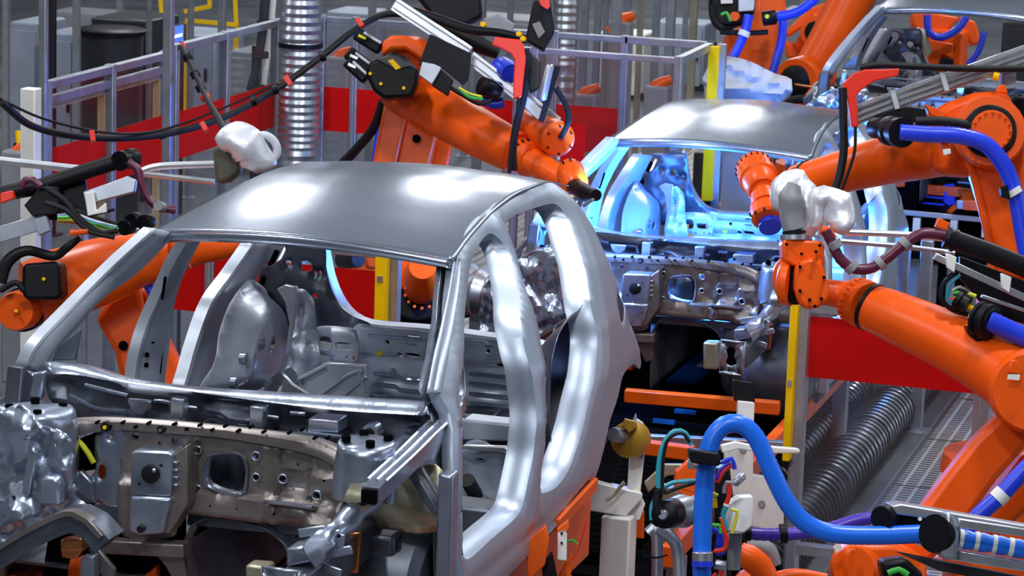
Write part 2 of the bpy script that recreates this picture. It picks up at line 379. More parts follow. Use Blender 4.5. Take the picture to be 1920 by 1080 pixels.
def side_mesh(sg=1):
    mb = MB(); mb.add([(sg * x, p[0], p[1]) for x, p in zip(X2, V2)], F2)
    for h, dep, lip in ((h1, .10, .020), (h2, .11, .024)):
        H = np.array(h); xo = skin_x(H); c = H.mean(0)
        d = H - c; nrm = np.roll(H, -1, 0) - np.roll(H, 1, 0); nn = np.stack([nrm[:, 1], -nrm[:, 0]], 1); nn /= np.linalg.norm(nn, axis=1)[:, None]
        sgn = np.sign((nn * d).sum(1)); sgn = np.sign(sgn.sum()) ; nn = -nn * sgn       # towards the opening
        r0 = [Vector((sg * x, p[0], p[1])) for x, p in zip(xo, H)]
        r1 = [Vector((sg * (x - dep * .45), p[0] + q[0] * .004, p[1] + q[1] * .004)) for x, p, q in zip(xo, H, nn)]
        r2 = [Vector((sg * (x - dep * .55), p[0] + q[0] * lip * .7, p[1] + q[1] * lip * .7)) for x, p, q in zip(xo, H, nn)]
        r3 = [Vector((sg * (x - dep), p[0] + q[0] * lip, p[1] + q[1] * lip)) for x, p, q in zip(xo, H, nn)]
        r4 = [Vector((sg * (x - dep), p[0] - q[0] * .05, p[1] - q[1] * .05)) for x, p, q in zip(xo, H, nn)]
        for a, b in ((r0, r1), (r1, r2), (r2, r3), (r3, r4)): mb.loft(a, b, True)
    Hh = np.array(oy); xo = skin_x(Hh); c = np.array([.4, 1.9])
    a = [Vector((sg * x, p[0], p[1])) for x, p in zip(xo, Hh)]
    def inn(x, p):                                       # return flange of the outer edge
        if p[0] > .95 and p[1] > 1.35 and p[1] < 2.5: return Vector((sg * (x - .12), p[0] + .16, p[1] - .02))
        if p[1] < 1.45 and p[0] < 1.0: return Vector((sg * (x - .05), p[0], p[1] - .02))
        return Vector((sg * (x - .035), p[0] - .01, p[1] - .012))
    mb.loft(a, [inn(x, p) for x, p in zip(xo, Hh)], True)
    return mb
side = cobj('side_frame', side_mesh(1), 'body', solid=.003, sharp=50)
# inner panel of the camera side (closes the box section)
hi1 = h1; hi2 = h2
Vi, Fi = plate(oy, [h1, h2, tr], .05)
mb = MB(); xi = skin_x(Vi) - .075; mb.add([(x, p[0], p[1]) for x, p in zip(xi, Vi)], Fi); 
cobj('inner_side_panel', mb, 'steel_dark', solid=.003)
# windscreen flange of the A pillar
mb = MB()
A = [cS(*p) for p in ((828, 735), (842, 660), (855, 580), (862, 520), (864, 484))]; B = [cS(*p) + Vector((-.012, -.0, 0)) for p in ((806, 738), (820, 665), (833, 610), (848, 540), (856, 490))]
A = catmull(A, .03); n = len(A); B = catmull(B, .03); B = [B[min(len(B) - 1, int(i * (len(B) - 1) / (n - 1)))] for i in range(n)]
Mid = [a.lerp(b, .45) + Vector((-.012, .015, -.01)) for a, b in zip(A, B)]
mb.loft(A, Mid); mb.loft(Mid, B); cobj('windscreen_flange', mb, 'body', solid=.003)

# far side frame, seen from inside
c4 = lambda x, y: (x / 2.7, 380 + y / 2.7)
IN = .085
LA = [(292, 428), (222, 491), (148, 565), (74, 643), (50, 690)]
LAi = [(330, 441), (262, 510), (195, 560), (150, 612), (100, 672), (84, 700)]
LB = [(360, 444), (333, 487), (311, 535), (281, 602), (263, 658), (255, 712), (252, 800), (250, 1000)]
LBr = [(380, 446), (357, 491), (337, 539), (326, 587), (319, 658), (311, 717), (310, 800), (312, 1000)]
LC = [(480, 452), (437, 513), (400, 565), (374, 632), (356, 695), (345, 740), (342, 840), (350, 960)]
def strip(L, Rr, sg, inset, depth, bulge, m, name, extra=0.0, parent=None, z0=None):
    a = catmull([cS(*p, sg, inset - extra) for p in L], .03); b = catmull([cS(*p, sg, inset) for p in Rr], .03); n = max(len(a), len(b))
    pick = lambda q, t: q[int(t)].lerp(q[min(len(q) - 1, int(t) + 1)], t - int(t))
    a = [pick(a, (len(a) - 1) * i / (n - 1)) for i in range(n)]; b = [pick(b, (len(b) - 1) * i / (n - 1)) for i in range(n)]
    mb = MB(); prof = [(0, depth), (0, .006), (.06, 0), (.12, .004), (.3, -bulge), (.62, -bulge), (.7, .25 * bulge), (.8, bulge * .3), (.94, 0), (1, .006), (1, depth)]
    prev = None
    for t, d in prof:
        cur = [p.lerp(q, t) + Vector((sg * (d), 0, 0)) for p, q in zip(a, b)]
        if prev: mb.loft(prev, cur)
        prev = cur
    mb.loft(prev, [p + Vector((sg * depth, 0, 0)) for p in a])
    return cobj(name, mb, m, parent, solid=.003)
strip(LA, LAi, -1, IN, .05, .012, 'inner', 'windscreen_pillar', .03)
strip(LB, LBr, -1, IN, .05, .016, 'inner', 'door_pillar', .025)
CR = [(516, 455), (478, 535), (459, 587), (433, 647), (411, 706), (398, 740), (396, 840), (400, 960)]
strip(LC, CR, -1, IN, .06, .012, 'inner', 'rear_pillar', .045)
# far roof rail, rocker and hinge pillar
rail = [Vector((-(np.interp(y, ry, rw) + .02), y, np.interp(y, ry, rz) - .012)) for y in np.linspace(-.06, 1.75, 24)]
mb = MB()
prev = None
for dx, dz in ((0.02, .0), (-.02, -.015), (-.075, -.075), (-.055, -.10), (.02, -.07)):
    cur = [p + Vector((dx, 0, dz)) for p in rail]
    if prev: mb.loft(prev, cur)
    prev = cur
cobj('roof_rail', mb, 'skin', solid=.003)
mb = MB(); mb.bar((-.86, -.75, 1.36), (-.86, 1.3, 1.36), .12, .22); cobj('rocker', mb, 'steel', bevel=.02)
mb = MB(); mb.prism([(-.90, -.85, 1.25), (-.90, -.62, 1.25), (-.88, -.60, 1.95), (-.86, -.78, 2.05)], (.07, 0, 0)); cobj('hinge_pillar', mb, 'steel_dark', bevel=.01)
for nm, L, r in (('slot', [(296, 600), (300, 655), (296, 700)], .013), ('slot', [(304, 560), (310, 520)], .006)):
    cobj(nm, MB().tube([cS(*p, -1, IN - .016) for p in L], r, 8, .03), 'void')
for p, r in (((273, 665), .010), ((272, 684), .010), ((284, 642), .004), ((429, 591), .006), ((423, 606), .006)):
    q = cS(*p, -1, IN - .012); cobj('pillar_hole', MB().cyl(q, q + Vector((.012, 0, 0)), r, n=10), 'void')
se = [cS(*p, -1, IN - .01) for p in ((520, 470), (484, 545), (466, 592), (440, 655), (418, 712), (404, 745))]
cobj('door_seal_slot', MB().tube(se, .013, 8, .03), 'void'); cobj('pillar_edge', MB().tube([p + Vector((.01, .09, 0)) for p in se], .016, 8, .03), 'steel')

O2 = O1 + Vector((.113, 6.251, -.459))         # middle of the header of the second body
def Y2(px, py, y): return onY(px, py, O2.y + y) - O2
def panelY(name, px, holes, y, m, g=.03, disp=None, parent=None, solid=.003, map_=cY, lip=0, nosm=False):
    f = lambda L: [(p.x, p.z) for p in (map_(*q, y) for q in L)]
    out = f(px); out = out if nosm else resample(out, g)
    hs = [h if isinstance(h, list) and not isinstance(h[0], int) and len(h[0]) == 2 else h for h in holes]
    H = []
    for h in hs:
        if isinstance(h, list): H.append(resample(f(h), .015))
        else: c = map_(h[0], h[1], y); H.append(circ((c.x, c.z), h[2], 12))
    V, Fc = plate(out, H, g); D = disp(V) if disp is not None else np.zeros(len(V))
    mb = MB(); mb.add([(p[0], y + d, p[1]) for p, d in zip(V, D)], Fc)
    if lip:
        for h in H:
            hh = np.array(h); dd = disp(hh) if disp is not None else np.zeros(len(hh))
            mb.loft([Vector((p[0], y + d, p[1])) for p, d in zip(h, dd)], [Vector((p[0], y + d + lip, p[1])) for p, d in zip(h, dd)], True)
    return cobj(name, mb, m, parent, solid=solid, sharp=45)
def nz(V, sc, amp, seed=0.0): return np.array([noise.noise(Vector((p[0] * sc, p[1] * sc, seed))) * amp + noise.noise(Vector((p[0] * sc * 2.3, p[1] * sc * 2.3, seed + 5))) * amp * .5 for p in V])

# --- cowl
def ribbonY(name, T, B, yt, yb, m, bulge=.0, parent=None, sub=None, map_=cY):
    a = catmull([map_(*p, yt) for p in T], .03); b = catmull([map_(*p, yb) for p in B], .03); n = max(len(a), len(b))
    pick = lambda q, t: q[int(t)].lerp(q[min(len(q) - 1, int(t) + 1)], t - int(t))
    a = [pick(a, (len(a) - 1) * i / (n - 1)) for i in range(n)]; b = [pick(b, (len(b) - 1) * i / (n - 1)) for i in range(n)]
    mb = MB(); prev = [p + Vector((0, .06, -.015)) for p in a]
    for t, d in ((0, 0), (.12, -.008), (.5, -.012 - bulge), (.85, -.006), (1, 0)):
        cur = [p.lerp(q, t) + Vector((0, d, -d * .5)) for p, q in zip(a, b)]; mb.loft(prev, cur); prev = cur
    mb.loft(prev, [p + Vector((0, .05, -.004)) for p in b])
    return cobj(name, mb, m, parent, solid=.003, sharp=50)
ribbonY('cowl_bar', [(85, 679), (130, 680), (180, 691), (240, 709), (350, 724), (500, 734), (650, 743), (808, 754)], [(92, 702), (140, 701), (200, 712), (330, 730), (500, 753), (650, 770), (792, 778)], -.78, -.86, 'zinc')
wave = lambda V: .02 * np.sin(V[:, 1] * 55) * np.cos(V[:, 0] * 9) + nz(V, 6, .02)
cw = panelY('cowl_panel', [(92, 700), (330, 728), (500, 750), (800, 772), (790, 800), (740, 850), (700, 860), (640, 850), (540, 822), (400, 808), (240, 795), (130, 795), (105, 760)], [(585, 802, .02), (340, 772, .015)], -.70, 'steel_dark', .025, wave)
for L in ([(345, 763), (370, 766)], [(388, 769), (414, 774), (430, 785), (446, 788), (470, 789)], [(383, 793), (400, 785), (412, 792), (445, 798)], [(495, 781), (522, 784)], [(545, 775), (572, 777)], [(160, 722), (240, 742)], [(130, 740), (180, 765), (235, 772)], [(290, 752), (318, 755), (322, 772)]):
    mb = MB().tube([cY(*p, -.735) for p in L], .008, 6, .02); cobj('pressed_rib', mb, 'zinc', cw)
def platepx(name, pts, y, dy, m, parent=None, bevel=.004, map_=cY):
    mb = MB().prism([map_(*p, y) for p in pts], (0, dy, 0)); return cobj(name, mb, m, parent, bevel=bevel)
platepx('cowl_tongue', [(238, 748), (284, 752), (279, 768), (268, 777), (254, 776), (244, 766)], -.80, .02, 'zinc')
platepx('cowl_strap', [(320, 746), (344, 749), (343, 786), (318, 785)], -.88, .05, 'steel')
platepx('cowl_strap', [(468, 762), (494, 764), (491, 803), (467, 801)], -.88, .05, 'zinc')
platepx('cowl_box', [(578, 785), (633, 789), (634, 812), (577, 808)], -.86, .1, 'zinc')
ribbonY('lower_cowl_lip', [(520, 809), (600, 812), (690, 822), (740, 830)], [(520, 814), (600, 819), (690, 829), (735, 838)], -.86, -.88, 'zinc')
c = cY(693, 812, -.88); mb = MB().lathe(c, c + Vector((0, .06, 0)), [(0, .026), (0, .03), (.5, .032), (1, .03)]); g1 = cobj('round_collar', mb, 'zinc')
mb = MB().lathe(c + Vector((0, -.004, 0)), c + Vector((0, .02, 0)), [(0, .018), (1, .018)]); cobj('rubber_plug', mb, 'rubber', g1)
# --- firewall
HOLE = [(390, 860), (412, 853), (440, 852), (455, 861), (460, 880), (459, 912), (450, 926), (430, 926), (400, 917), (385, 904), (384, 880)]
def fwd(V):
    d = .012 * smooth((1.70 - V[:, 1]) / .01) * 0 - .03 * smooth((1.735 - .02 * V[:, 0] - V[:, 1]) / .012) * (V[:, 0] > -.3)
    d += .008 * np.exp(-((V[:, 0] + .02) / .012) ** 2) + .008 * np.exp(-((V[:, 0] - .27) / .01) ** 2)
    return d + nz(V, 9, .010, 3.0) + .008 * np.sign(np.sin(V[:, 0] * 30) * np.sin(V[:, 1] * 37 + 1)) * (V[:, 0] > .3)
FW = [(228, 800), (320, 808), (430, 818), (540, 838), (600, 850), (642, 875), (645, 960), (640, 992), (612, 992), (560, 984), (470, 974), (350, 962), (330, 1003), (238, 1000), (228, 900)]
fw = panelY('firewall', FW, [HOLE, (370, 844, .012), (480, 855, .014), (370, 917, .012), (480, 895, .012), (530, 898, .010), (594, 929, .014), (254, 818, .014), (327, 826, .014), (300, 830, .006), (560, 870, .006), (610, 900, .006), (520, 960, .005), (450, 950, .005), (400, 945, .005)], -1.0, 'brown', .018, fwd, lip=.02)
for p, r in (((370, 844), .017), ((480, 855), .018), ((370, 917), .017), ((480, 895), .016), ((530, 898), .019), ((594, 929), .02)):
    c = cY(*p, -1.015); mb = MB().add([c + Vector((math.cos(a) * q, 0, math.sin(a) * q)) for q in (r, r * .7) for a in [2 * PI * k / 16 for k in range(16)]], [(k, (k + 1) % 16, 16 + (k + 1) % 16, 16 + k) for k in range(16)])
    cobj('pressed_collar', mb, 'zinc', fw, solid=.006)
H2 = [cY(*p, -1.02) for p in HOLE]; mb = MB(); rr = resample([(p.x, p.z) for p in H2], .012); cc = np.mean(np.array(rr), 0)
prev = None
for k, d in ((1.12, .0), (1.06, -.008), (1.0, 0), (1.0, .04)):
    cur = [Vector((cc[0] + (p[0] - cc[0]) * k, -1.012 + d, cc[1] + (p[1] - cc[1]) * k)) for p in rr]
    if prev: mb.loft(prev, cur, True)
    prev = cur
cobj('opening_rim', mb, 'steel', fw, solid=.002)
ribbonY('firewall_rail', [(128, 785), (180, 782), (240, 783), (340, 790), (440, 800), (540, 812), (600, 824), (646, 846)], [(130, 822), (165, 812), (230, 806), (320, 812), (430, 822), (540, 842), (600, 858), (640, 882)], -1.0, -1.03, 'brown', .004)
for p in [(x, 795 + (x - 240) * .04 * (x > 240) + (6 if i % 2 else -2) + max(0, x - 560) * .28) for i, x in enumerate(range(180, 640, 24))]:
    c = cY(*p, -1.05); cobj('weld_mark', MB().cyl(c, c + Vector((0, .03, 0)), .0055, n=8), 'void', fw)
for p, r in (((197, 801), .019), ((301, 806), .015)):
    c = cY(*p, -1.05); q = cobj('rubber_plug', MB().cyl(c, c + Vector((0, .03, 0)), r, n=16), 'rubber', fw)
    c2 = c + Vector((0, -.006, 0)); cobj('plug_centre', MB().cyl(c2, c2 + Vector((0, .02, 0)), .007, n=10), 'yellow' if p[0] < 250 else 'zinc', q)
ribbonY('firewall_flange', [(495, 938), (545, 942), (588, 949)], [(495, 944), (540, 949), (585, 956)], -1.06, -1.07, 'zinc')
panelY('firewall_side_panel', [(180, 812), (232, 804), (232, 946), (180, 940), (140, 905), (178, 885)], [[(187, 872), (192, 870), (198, 876), (199, 890), (195, 898), (187, 898), (184, 888)], (208, 820, .008), (166, 896, .009)], -1.0, 'steel', .02, lambda V: nz(V, 8, .008, 2))
panelY('firewall_dark_backing', [(232, 812), (640, 885), (640, 985), (345, 960), (330, 1000), (235, 1000)], [HOLE], -.955, 'void', .1, nosm=True)  # black sheet added behind the firewall so its holes read dark
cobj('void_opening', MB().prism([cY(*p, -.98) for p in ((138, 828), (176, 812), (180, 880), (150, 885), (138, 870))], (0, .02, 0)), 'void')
cobj('yellow_cable', MB().tube([cY(*p, -1.02) for p in ((142, 822), (155, 835), (166, 850), (176, 868))], .010, 8, .02), 'yellowc')
cobj('orange_bracket', MB().prism([cY(*p, -.9) for p in ((180, 862), (206, 862), (206, 905), (180, 905))], (0, .02, 0)), 'orange2')
cobj('side_panel_foot', MB().prism([cY(*p, -1.02) for p in ((140, 888), (150, 882), (172, 905), (178, 945), (150, 925))], (0, .03, 0)), 'steel', bevel=.006)
cobj('lower_gusset', MB().prism([cY(*p, -1.0) for p in ((175, 945), (228, 948), (228, 1000), (205, 1010), (185, 985))], (0, .03, 0)), 'steel_dark', bevel=.006)
# brake booster bracket
mb = MB(); ft = [cY(*p, -1.12) for p in ((246, 848), (254, 845), (318, 848), (324, 853), (321, 932), (243, 928))]; mb.prism(ft, (0, .12, 0))
br = cobj('booster_bracket', mb, 'steel', bevel=.008)
mb = MB(); mb.prism([cY(*p, -1.13) for p in ((243, 930), (321, 934), (305, 1002), (262, 1004), (240, 998))], (0, .13, 0)); nose = cobj('bracket_nose', mb, 'zinc', br, bevel=.012)
mb = MB(); mb.prism([cY(*p, -1.10) for p in ((324, 853), (350, 835), (352, 945), (318, 1000), (305, 1002), (321, 934))], (0, .10, 0)); cobj('bracket_side', mb, 'brown', br, bevel=.005)
for k in range(4): cobj('bracket_rib', MB().bar(cY(327, 868 + k * 14, -1.115), cY(346, 864 + k * 14, -1.06), .02, .012), 'zinc', br, bevel=.004)
for p, r, y in (((280, 890), .033, -1.135), ((262, 993), .014, -1.15), ((301, 873), .005, -1.128), ((260, 907), .005, -1.128)):
    c = cY(*p, y); cobj('hole_plug', MB().lathe(c, c + Vector((0, .03, 0)), [(0, r * .8), (.1, r), (1, r)], 20), 'rubber', br)
c = cY(289, 882, -1.155); cobj('plug_tip', MB().ball(c, .008), 'zinc', br)
# cross member and tunnel under the firewall
mb = MB().bar(cY(195, 1022, -1.05), cY(350, 1030, -1.05), .06, .05, (0, 0, 1)); cobj('lower_crossmember', mb, 'brown', bevel=.006)
arch = [(345, 1180), (346, 1010), (358, 985), (385, 972), (470, 983), (515, 1005), (545, 1050), (565, 1180)]
a = [cY(*p, -.98) for p in arch]; ar = resample([(p.x, p.z) for p in a], .04, False)
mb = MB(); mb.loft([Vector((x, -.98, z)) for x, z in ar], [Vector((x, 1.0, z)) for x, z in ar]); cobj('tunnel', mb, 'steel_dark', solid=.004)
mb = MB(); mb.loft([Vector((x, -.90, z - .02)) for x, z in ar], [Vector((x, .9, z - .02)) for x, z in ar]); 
mb.add([(-.75, .6, 1.0), (.75, .6, 1.0), (.75, .6, 1.55), (-.75, .6, 1.55)], [(0, 1, 2, 3)]); cobj('tunnel_shade', mb, 'void')  # black inner skin and cross sheet paint the shade inside the tunnel
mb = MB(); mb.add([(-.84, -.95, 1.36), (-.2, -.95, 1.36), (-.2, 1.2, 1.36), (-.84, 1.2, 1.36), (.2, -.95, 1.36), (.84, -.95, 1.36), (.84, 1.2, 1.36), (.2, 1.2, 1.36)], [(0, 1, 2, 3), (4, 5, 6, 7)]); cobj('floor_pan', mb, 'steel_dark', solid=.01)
mb = MB(); mb.bar((-.82, .1, 1.42), (.82, .1, 1.42), .16, .12); cobj('seat_crossmember', mb, 'steel_dark', bevel=.015)
panelY('centre_console_panel', [(340, 840), (500, 840), (500, 950), (340, 950)], [], -.55, 'steel_dark', .03, lambda V: nz(V, 9, .08, 6))
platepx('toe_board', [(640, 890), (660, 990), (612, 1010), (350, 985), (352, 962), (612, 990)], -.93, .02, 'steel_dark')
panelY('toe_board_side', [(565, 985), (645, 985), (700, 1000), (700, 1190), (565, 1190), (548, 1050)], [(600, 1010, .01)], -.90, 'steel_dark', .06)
platepx('toe_board_shade', [(100, 940), (346, 958), (346, 1200), (60, 1200)], -.92, .02, 'void')  # black sheet added to paint the dark space below the firewall
cobj('lower_bracket', MB().prism([cY(*p, -1.1) for p in ((112, 1012), (148, 1008), (152, 1036), (142, 1050), (116, 1046))], (0, .05, 0)), 'copper', bevel=.006)
for p in ((123, 1022), (140, 1022)): cobj('bracket_hole', MB().cyl(cY(*p, -1.105), cY(*p, -1.09), .008, n=8), 'void')
cobj('orange_clamp', MB().prism([cY(*p, -.96) for p in ((130, 1050), (150, 1045), (160, 1090), (190, 1090), (190, 1120), (120, 1120))], (0, .04, 0)), 'orange2', bevel=.006)
cobj('orange_clamp', MB().prism([cY(*p, -.96) for p in ((262, 1120), (270, 1080), (292, 1062), (296, 1120))], (0, .04, 0)), 'orange2', bevel=.006)
# --- strut towers and aprons
for sg, p, r in ((1, (688, 838), .10), (-1, (68, 778), .13)):
    c = cY(*p, -1.18 if sg > 0 else -1.1); mb = MB()
    mb.lathe(c + Vector((0, 0, -.24 if sg < 0 else -.17)), c + Vector((0, 0, .035)), [(0, r * 1.15), (.4, r * 1.1), (.8, r * 1.02), (.9, r), (.96, r * .9), (.98, r * .6), (1, r * .5), (.985, r * .2), (.985, .01)], 40)
    mb.crumple(.02, 8, 3 * sg); st = cobj('strut_tower', mb, 'zinc', sharp=70)
    for k in range(4):
        a = k * PI / 2 + .5; q = c + Vector((math.cos(a) * r * .72, math.sin(a) * r * .72, .02)); cobj('tower_hole', MB().cyl(q, q + Vector((0, 0, .02)), .016, n=12), 'void', st)
apl = [(0, 772), (40, 760), (95, 800), (128, 812), (140, 850), (138, 930), (178, 962), (130, 962), (60, 1000), (-40, 1060), (-140, 1120), (-160, 900), (-60, 800)]
ap = panelY('inner_wing', apl, [(60, 815, .010), (84, 857, .008), (34, 896, .014), (43, 904, .010), (58, 887, .006), (28, 934, .010), (57, 930, .007), (95, 950, .007), (117, 945, .008), (47, 972, .006), (36, 1008, .006)], -1.28, 'zinc', .016, lambda V: nz(V, 7, .055, 1) + nz(V, 16, .022, 7), lip=.02)
platepx('inner_wing_bracket', [(48, 868), (60, 838), (68, 850), (54, 930), (40, 925)], -1.36, .03, 'zinc', ap, .006)
platepx('inner_wing_bracket', [(72, 900), (84, 893), (104, 893), (112, 905), (112, 950), (72, 950)], -1.36, .05, 'zinc', ap, .015)
for q in ((-60, 880), (-90, 980)): c = cY(*q, -1.3); cobj('tower_hole', MB().cyl(c, c + Vector((0, .02, 0)), .02), 'void', ap)
rl = catmull([cY(*p, -1.42) for p in ((-160, 1120), (-60, 1080), (0, 1045), (60, 1008), (120, 978), (152, 972), (178, 986), (205, 1016))], .03)
cobj('front_rail', MB().sweep(rl, .12, .075), 'steel_dark', sharp=50)
cobj('front_rail_flange', MB().sweep([p + Vector((0, -.05, .035)) for p in rl], .05, .018), 'brown', sharp=50)
platepx('mounting_bracket', [(118, 1012), (150, 1010), (155, 1034), (112, 1034)], -1.35, .06, 'copper', None, .006)
platepx('mounting_plate', [(150, 1045), (175, 1043), (180, 1140), (148, 1140)], -1.3, .05, 'steel', None, .006)
platepx('gusset_plate', [(165, 1030), (177, 1022), (215, 1068), (215, 1090), (190, 1080)], -1.25, .02, 'brown', None, .004)
platepx('gusset_plate', [(292, 1040), (345, 1040), (350, 1090), (330, 1100), (312, 1065)], -1.0, .02, 'brown', None, .004)
mb = MB().tube([cX(*p, -.88) for p in ((86, 690), (60, 725), (25, 765), (-5, 810), (-60, 870))], [.035, .03, .035, .04, .05], 8, .04); mb.crumple(.012, 20); cobj('wing_rail', mb, 'zinc', sharp=50)
mb = MB().tube([cX(*p, -.93) for p in ((60, 705), (38, 728), (14, 752), (-30, 790))], [.022, .03, .028, .03], 6, .04); mb.crumple(.015, 18, 4); cobj('wing_rail_flange', mb, 'steel_dark', sharp=50)
platepx('cowl_gusset', [(62, 700), (84, 696), (78, 745), (72, 755), (54, 742)], -.95, .03, 'zinc', None, .008)
platepx('mirror_base_panel', [(108, 650), (150, 618), (140, 676), (96, 676)], -.72, .02, 'steel_dark', None, .004)
# camera side: upper rail, wheel arch, wing bracket
pr = [cX(*p, .82) for p in ((858, 752), (838, 790), (800, 828), (760, 868), (720, 905), (694, 930))]
PP = catmull(pr, .05); ur = cobj('upper_wing_rail', MB().sweep(PP, .06, .06), 'steel', sharp=50)
for dx, dz in ((-.032, .032), (.032, .032), (.0, .033)):
    cobj('rail_bead', MB().tube([p + Vector((dx, 0, dz)) for p in PP[1:-1]], .006, 6), 'zinc', ur)
mb = MB().tube([cX(*p, .70) for p in ((812, 760), (790, 800), (755, 832), (710, 870), (672, 905))], [.03, .035, .03, .03, .02], 8, .04); mb.crumple(.008, 20); cobj('inner_wing_rail', mb, 'zinc', sharp=60)
mb = MB().bar(PP[-1] + Vector((0, -.02, 0)), PP[-1] + Vector((0, .05, 0)), .05, .045, (0, 0, 1)); cobj('rail_mouth', mb, 'void', ur)
ARC = [(728, 945), (736, 925), (750, 900), (773, 880), (801, 869), (825, 880), (840, 905), (847, 943), (848, 1000), (846, 1180)]
a = [cX(*p, .84) for p in ARC]; ap2 = [(p.y, p.z) for p in a]
outl = [cX(*p, .84) for p in ((722, 938), (760, 890), (800, 850), (835, 815), (850, 780), (857, 800), (858, 1180))]
poly = [(p.y, p.z) for p in outl] + ap2[::-1]
V, Fc = plate(poly, [circ((cX(*p, .84).y, cX(*p, .84).z), r, 8) for p, r in (((845, 840), .012), ((838, 823), .008), ((853, 900), .008))], .03)
mb = MB(); mb.add([(.84 + .02 * noise.noise(Vector((p[0] * 9, p[1] * 9, 0))), p[0], p[1]) for p in V], Fc); wp = cobj('wing_panel', mb, 'steel', solid=.003)
mb = MB(); aa = catmull([Vector((.84, *p)) for p in ap2], .03); mb.loft(aa, [p + Vector((-.16, 0, -.01)) for p in aa]); cobj('wheel_arch_lip', mb, 'tan', wp, solid=.004)
wh = panelY('wheelhouse', [(640, 985), (640, 940), (690, 925), (728, 930), (745, 895), (775, 872), (805, 868), (830, 885), (845, 940), (848, 993), (740, 995)], [], -.92, 'tan', .025, lambda V: nz(V, 4, .02, 4) + .012 * np.sin(V[:, 1] * 60 + V[:, 0] * 25))
cobj('wheelhouse_brace', MB().bar(cY(772, 880, -.98), cY(822, 960, -1.0), .03, .05, (0, -1, 0)), 'steel_dark', wh, bevel=.005)
cobj('brace_rod', MB().tube([cY(790, 876, -1.03), cY(823, 930, -1.03)], .006, 8), 'zinc', wh)
cobj('arch_pillar', MB().bar(cY(841, 885, -1.0), cY(832, 1200, -1.0), .055, .08, (0, -1, 0)), 'steel', wh, bevel=.01)
mb = MB(); q = cY(745, 1120, -.75); mb.lathe(q + Vector((-.2, 0, 0)), q + Vector((.15, 0, 0)), [(0, .10), (0, .26), (.1, .29), (.9, .29), (1, .26), (1, .1)], 48); cobj('wheelhouse_liner', mb, 'steel_dark')
mb = MB().tube([cY(*p, y) for p, y in (((690, 935), -1.2), ((668, 960), -1.25), ((632, 992), -1.3), ((600, 1020), -1.4), ((575, 1045), -1.45))], [.05, .045, .035, .045, .04], 8, .03); mb.crumple(.025, 16, 2); fb = cobj('front_bracket', mb, 'zinc', sharp=60)
platepx('bracket_plate', [(648, 925), (690, 912), (700, 950), (655, 968)], -1.28, .03, 'tan', fb, .008)
c = cY(680, 938, -1.31); pg = cobj('rubber_plug', MB().cyl(c, c + Vector((0, .03, 0)), .020, n=16), 'rubber', fb); c = c + Vector((0, -.008, 0)); cobj('plug_centre', MB().ball(c, .009), 'yellow', pg)
for p, q in (((560, 1000), (612, 992)), ((575, 1018), (640, 1000)), ((640, 1000), (636, 1026)), ((612, 1040), (660, 1030)), ((600, 1060), (640, 1075))):
    cobj('front_bracket_rib', MB().bar(cY(*p, -1.36), cY(*q, -1.36), .012, .03), 'zinc', fb, bevel=.004)
platepx('tie_bracket', [(655, 1000), (676, 998), (670, 1075), (652, 1075)], -1.1, .02, 'copper', None, .004)
# longitudinal member ending in the bumper mounting plate (seen whole on the second body)
panelY('bumper_mount_plate', [(1352, 636), (1400, 641), (1394, 705), (1348, 701)], [[(1362, 655), (1372, 650), (1380, 655), (1377, 668), (1382, 680), (1372, 686), (1361, 680), (1365, 668)], (1356, 642, .008), (1392, 647, .008), (1352, 694, .008), (1385, 699, .008), (1367, 694, .010)], -1.55, 'steel', .03, map_=Y2, nosm=True, solid=.014)
cobj('plate_hole', MB().prism([Y2(*q, -1.53) for q in ((1358, 648), (1384, 650), (1383, 688), (1357, 686))], (0, .02, 0)), 'void')  # black block behind the plate paints the dark of its hole
p = Y2(1385, 668, -1.5); mb = MB().bar(p, p + Vector((.04, .65, .05)), .10, .13, (0, 0, 1)); mb2 = cobj('longitudinal_member', mb, 'steel_dark', bevel=.012)
platepx('member_cap', [(1376, 618), (1400, 615), (1412, 632), (1376, 640)], -1.45, .1, 'zinc', None, .008, Y2)
mb = MB().bar(Y2(1335, 690, -1.3), Y2(1335, 640, -1.3), .08, .08); cobj('mount_bracket', mb, 'tan', bevel=.01)
platepx('liner_box', [(1425, 612), (1482, 615), (1480, 690), (1440, 688), (1422, 660)], -.95, .2, 'steel_dark', None, .015, Y2)
platepx('jacking_block', [(1440, 688), (1466, 690), (1464, 718), (1442, 715)], -.95, .1, 'tan', None, .008, Y2)
# --- rear of the cabin
QP = [(508, 450), (560, 447), (606, 452), (612, 500), (620, 540), (640, 575), (664, 595), (690, 606), (692, 640), (585, 640), (560, 640), (500, 640), (480, 560), (492, 500)]
panelY('quarter_inner_panel', QP, [[(565, 490), (575, 489), (583, 495), (582, 506), (574, 510), (566, 505)], (541, 492, .012), (598, 512, .01), (587, 511, .006), [(588, 548), (596, 552), (596, 560), (588, 556)], [(510, 458), (534, 460), (532, 482), (505, 498), (503, 480)]], 1.62, 'steel_dark', .03, lambda V: nz(V, 6, .05, 9))
rim = catmull([cY(*p, 1.72) for p in ((606, 440), (612, 475), (620, 515), (634, 553), (652, 580), (676, 598), (710, 606), (790, 612), (860, 620), (960, 634), (1030, 645))], .03)
mb = MB()
prev = None
for dx, dy, dz in ((-.035, -.02, -.04), (-.018, -.05, -.02), (0, -.04, 0), (0, .05, 0)):
    cur = [p + Vector((dx * (1 if p.z > 1.82 else 1.0), dy, dz * (1 if p.x > -.45 else .3))) for p in rim]
    if prev: mb.loft(prev, cur)
    prev = cur
tf = cobj('tailgate_frame', mb, 'inner', solid=.004)
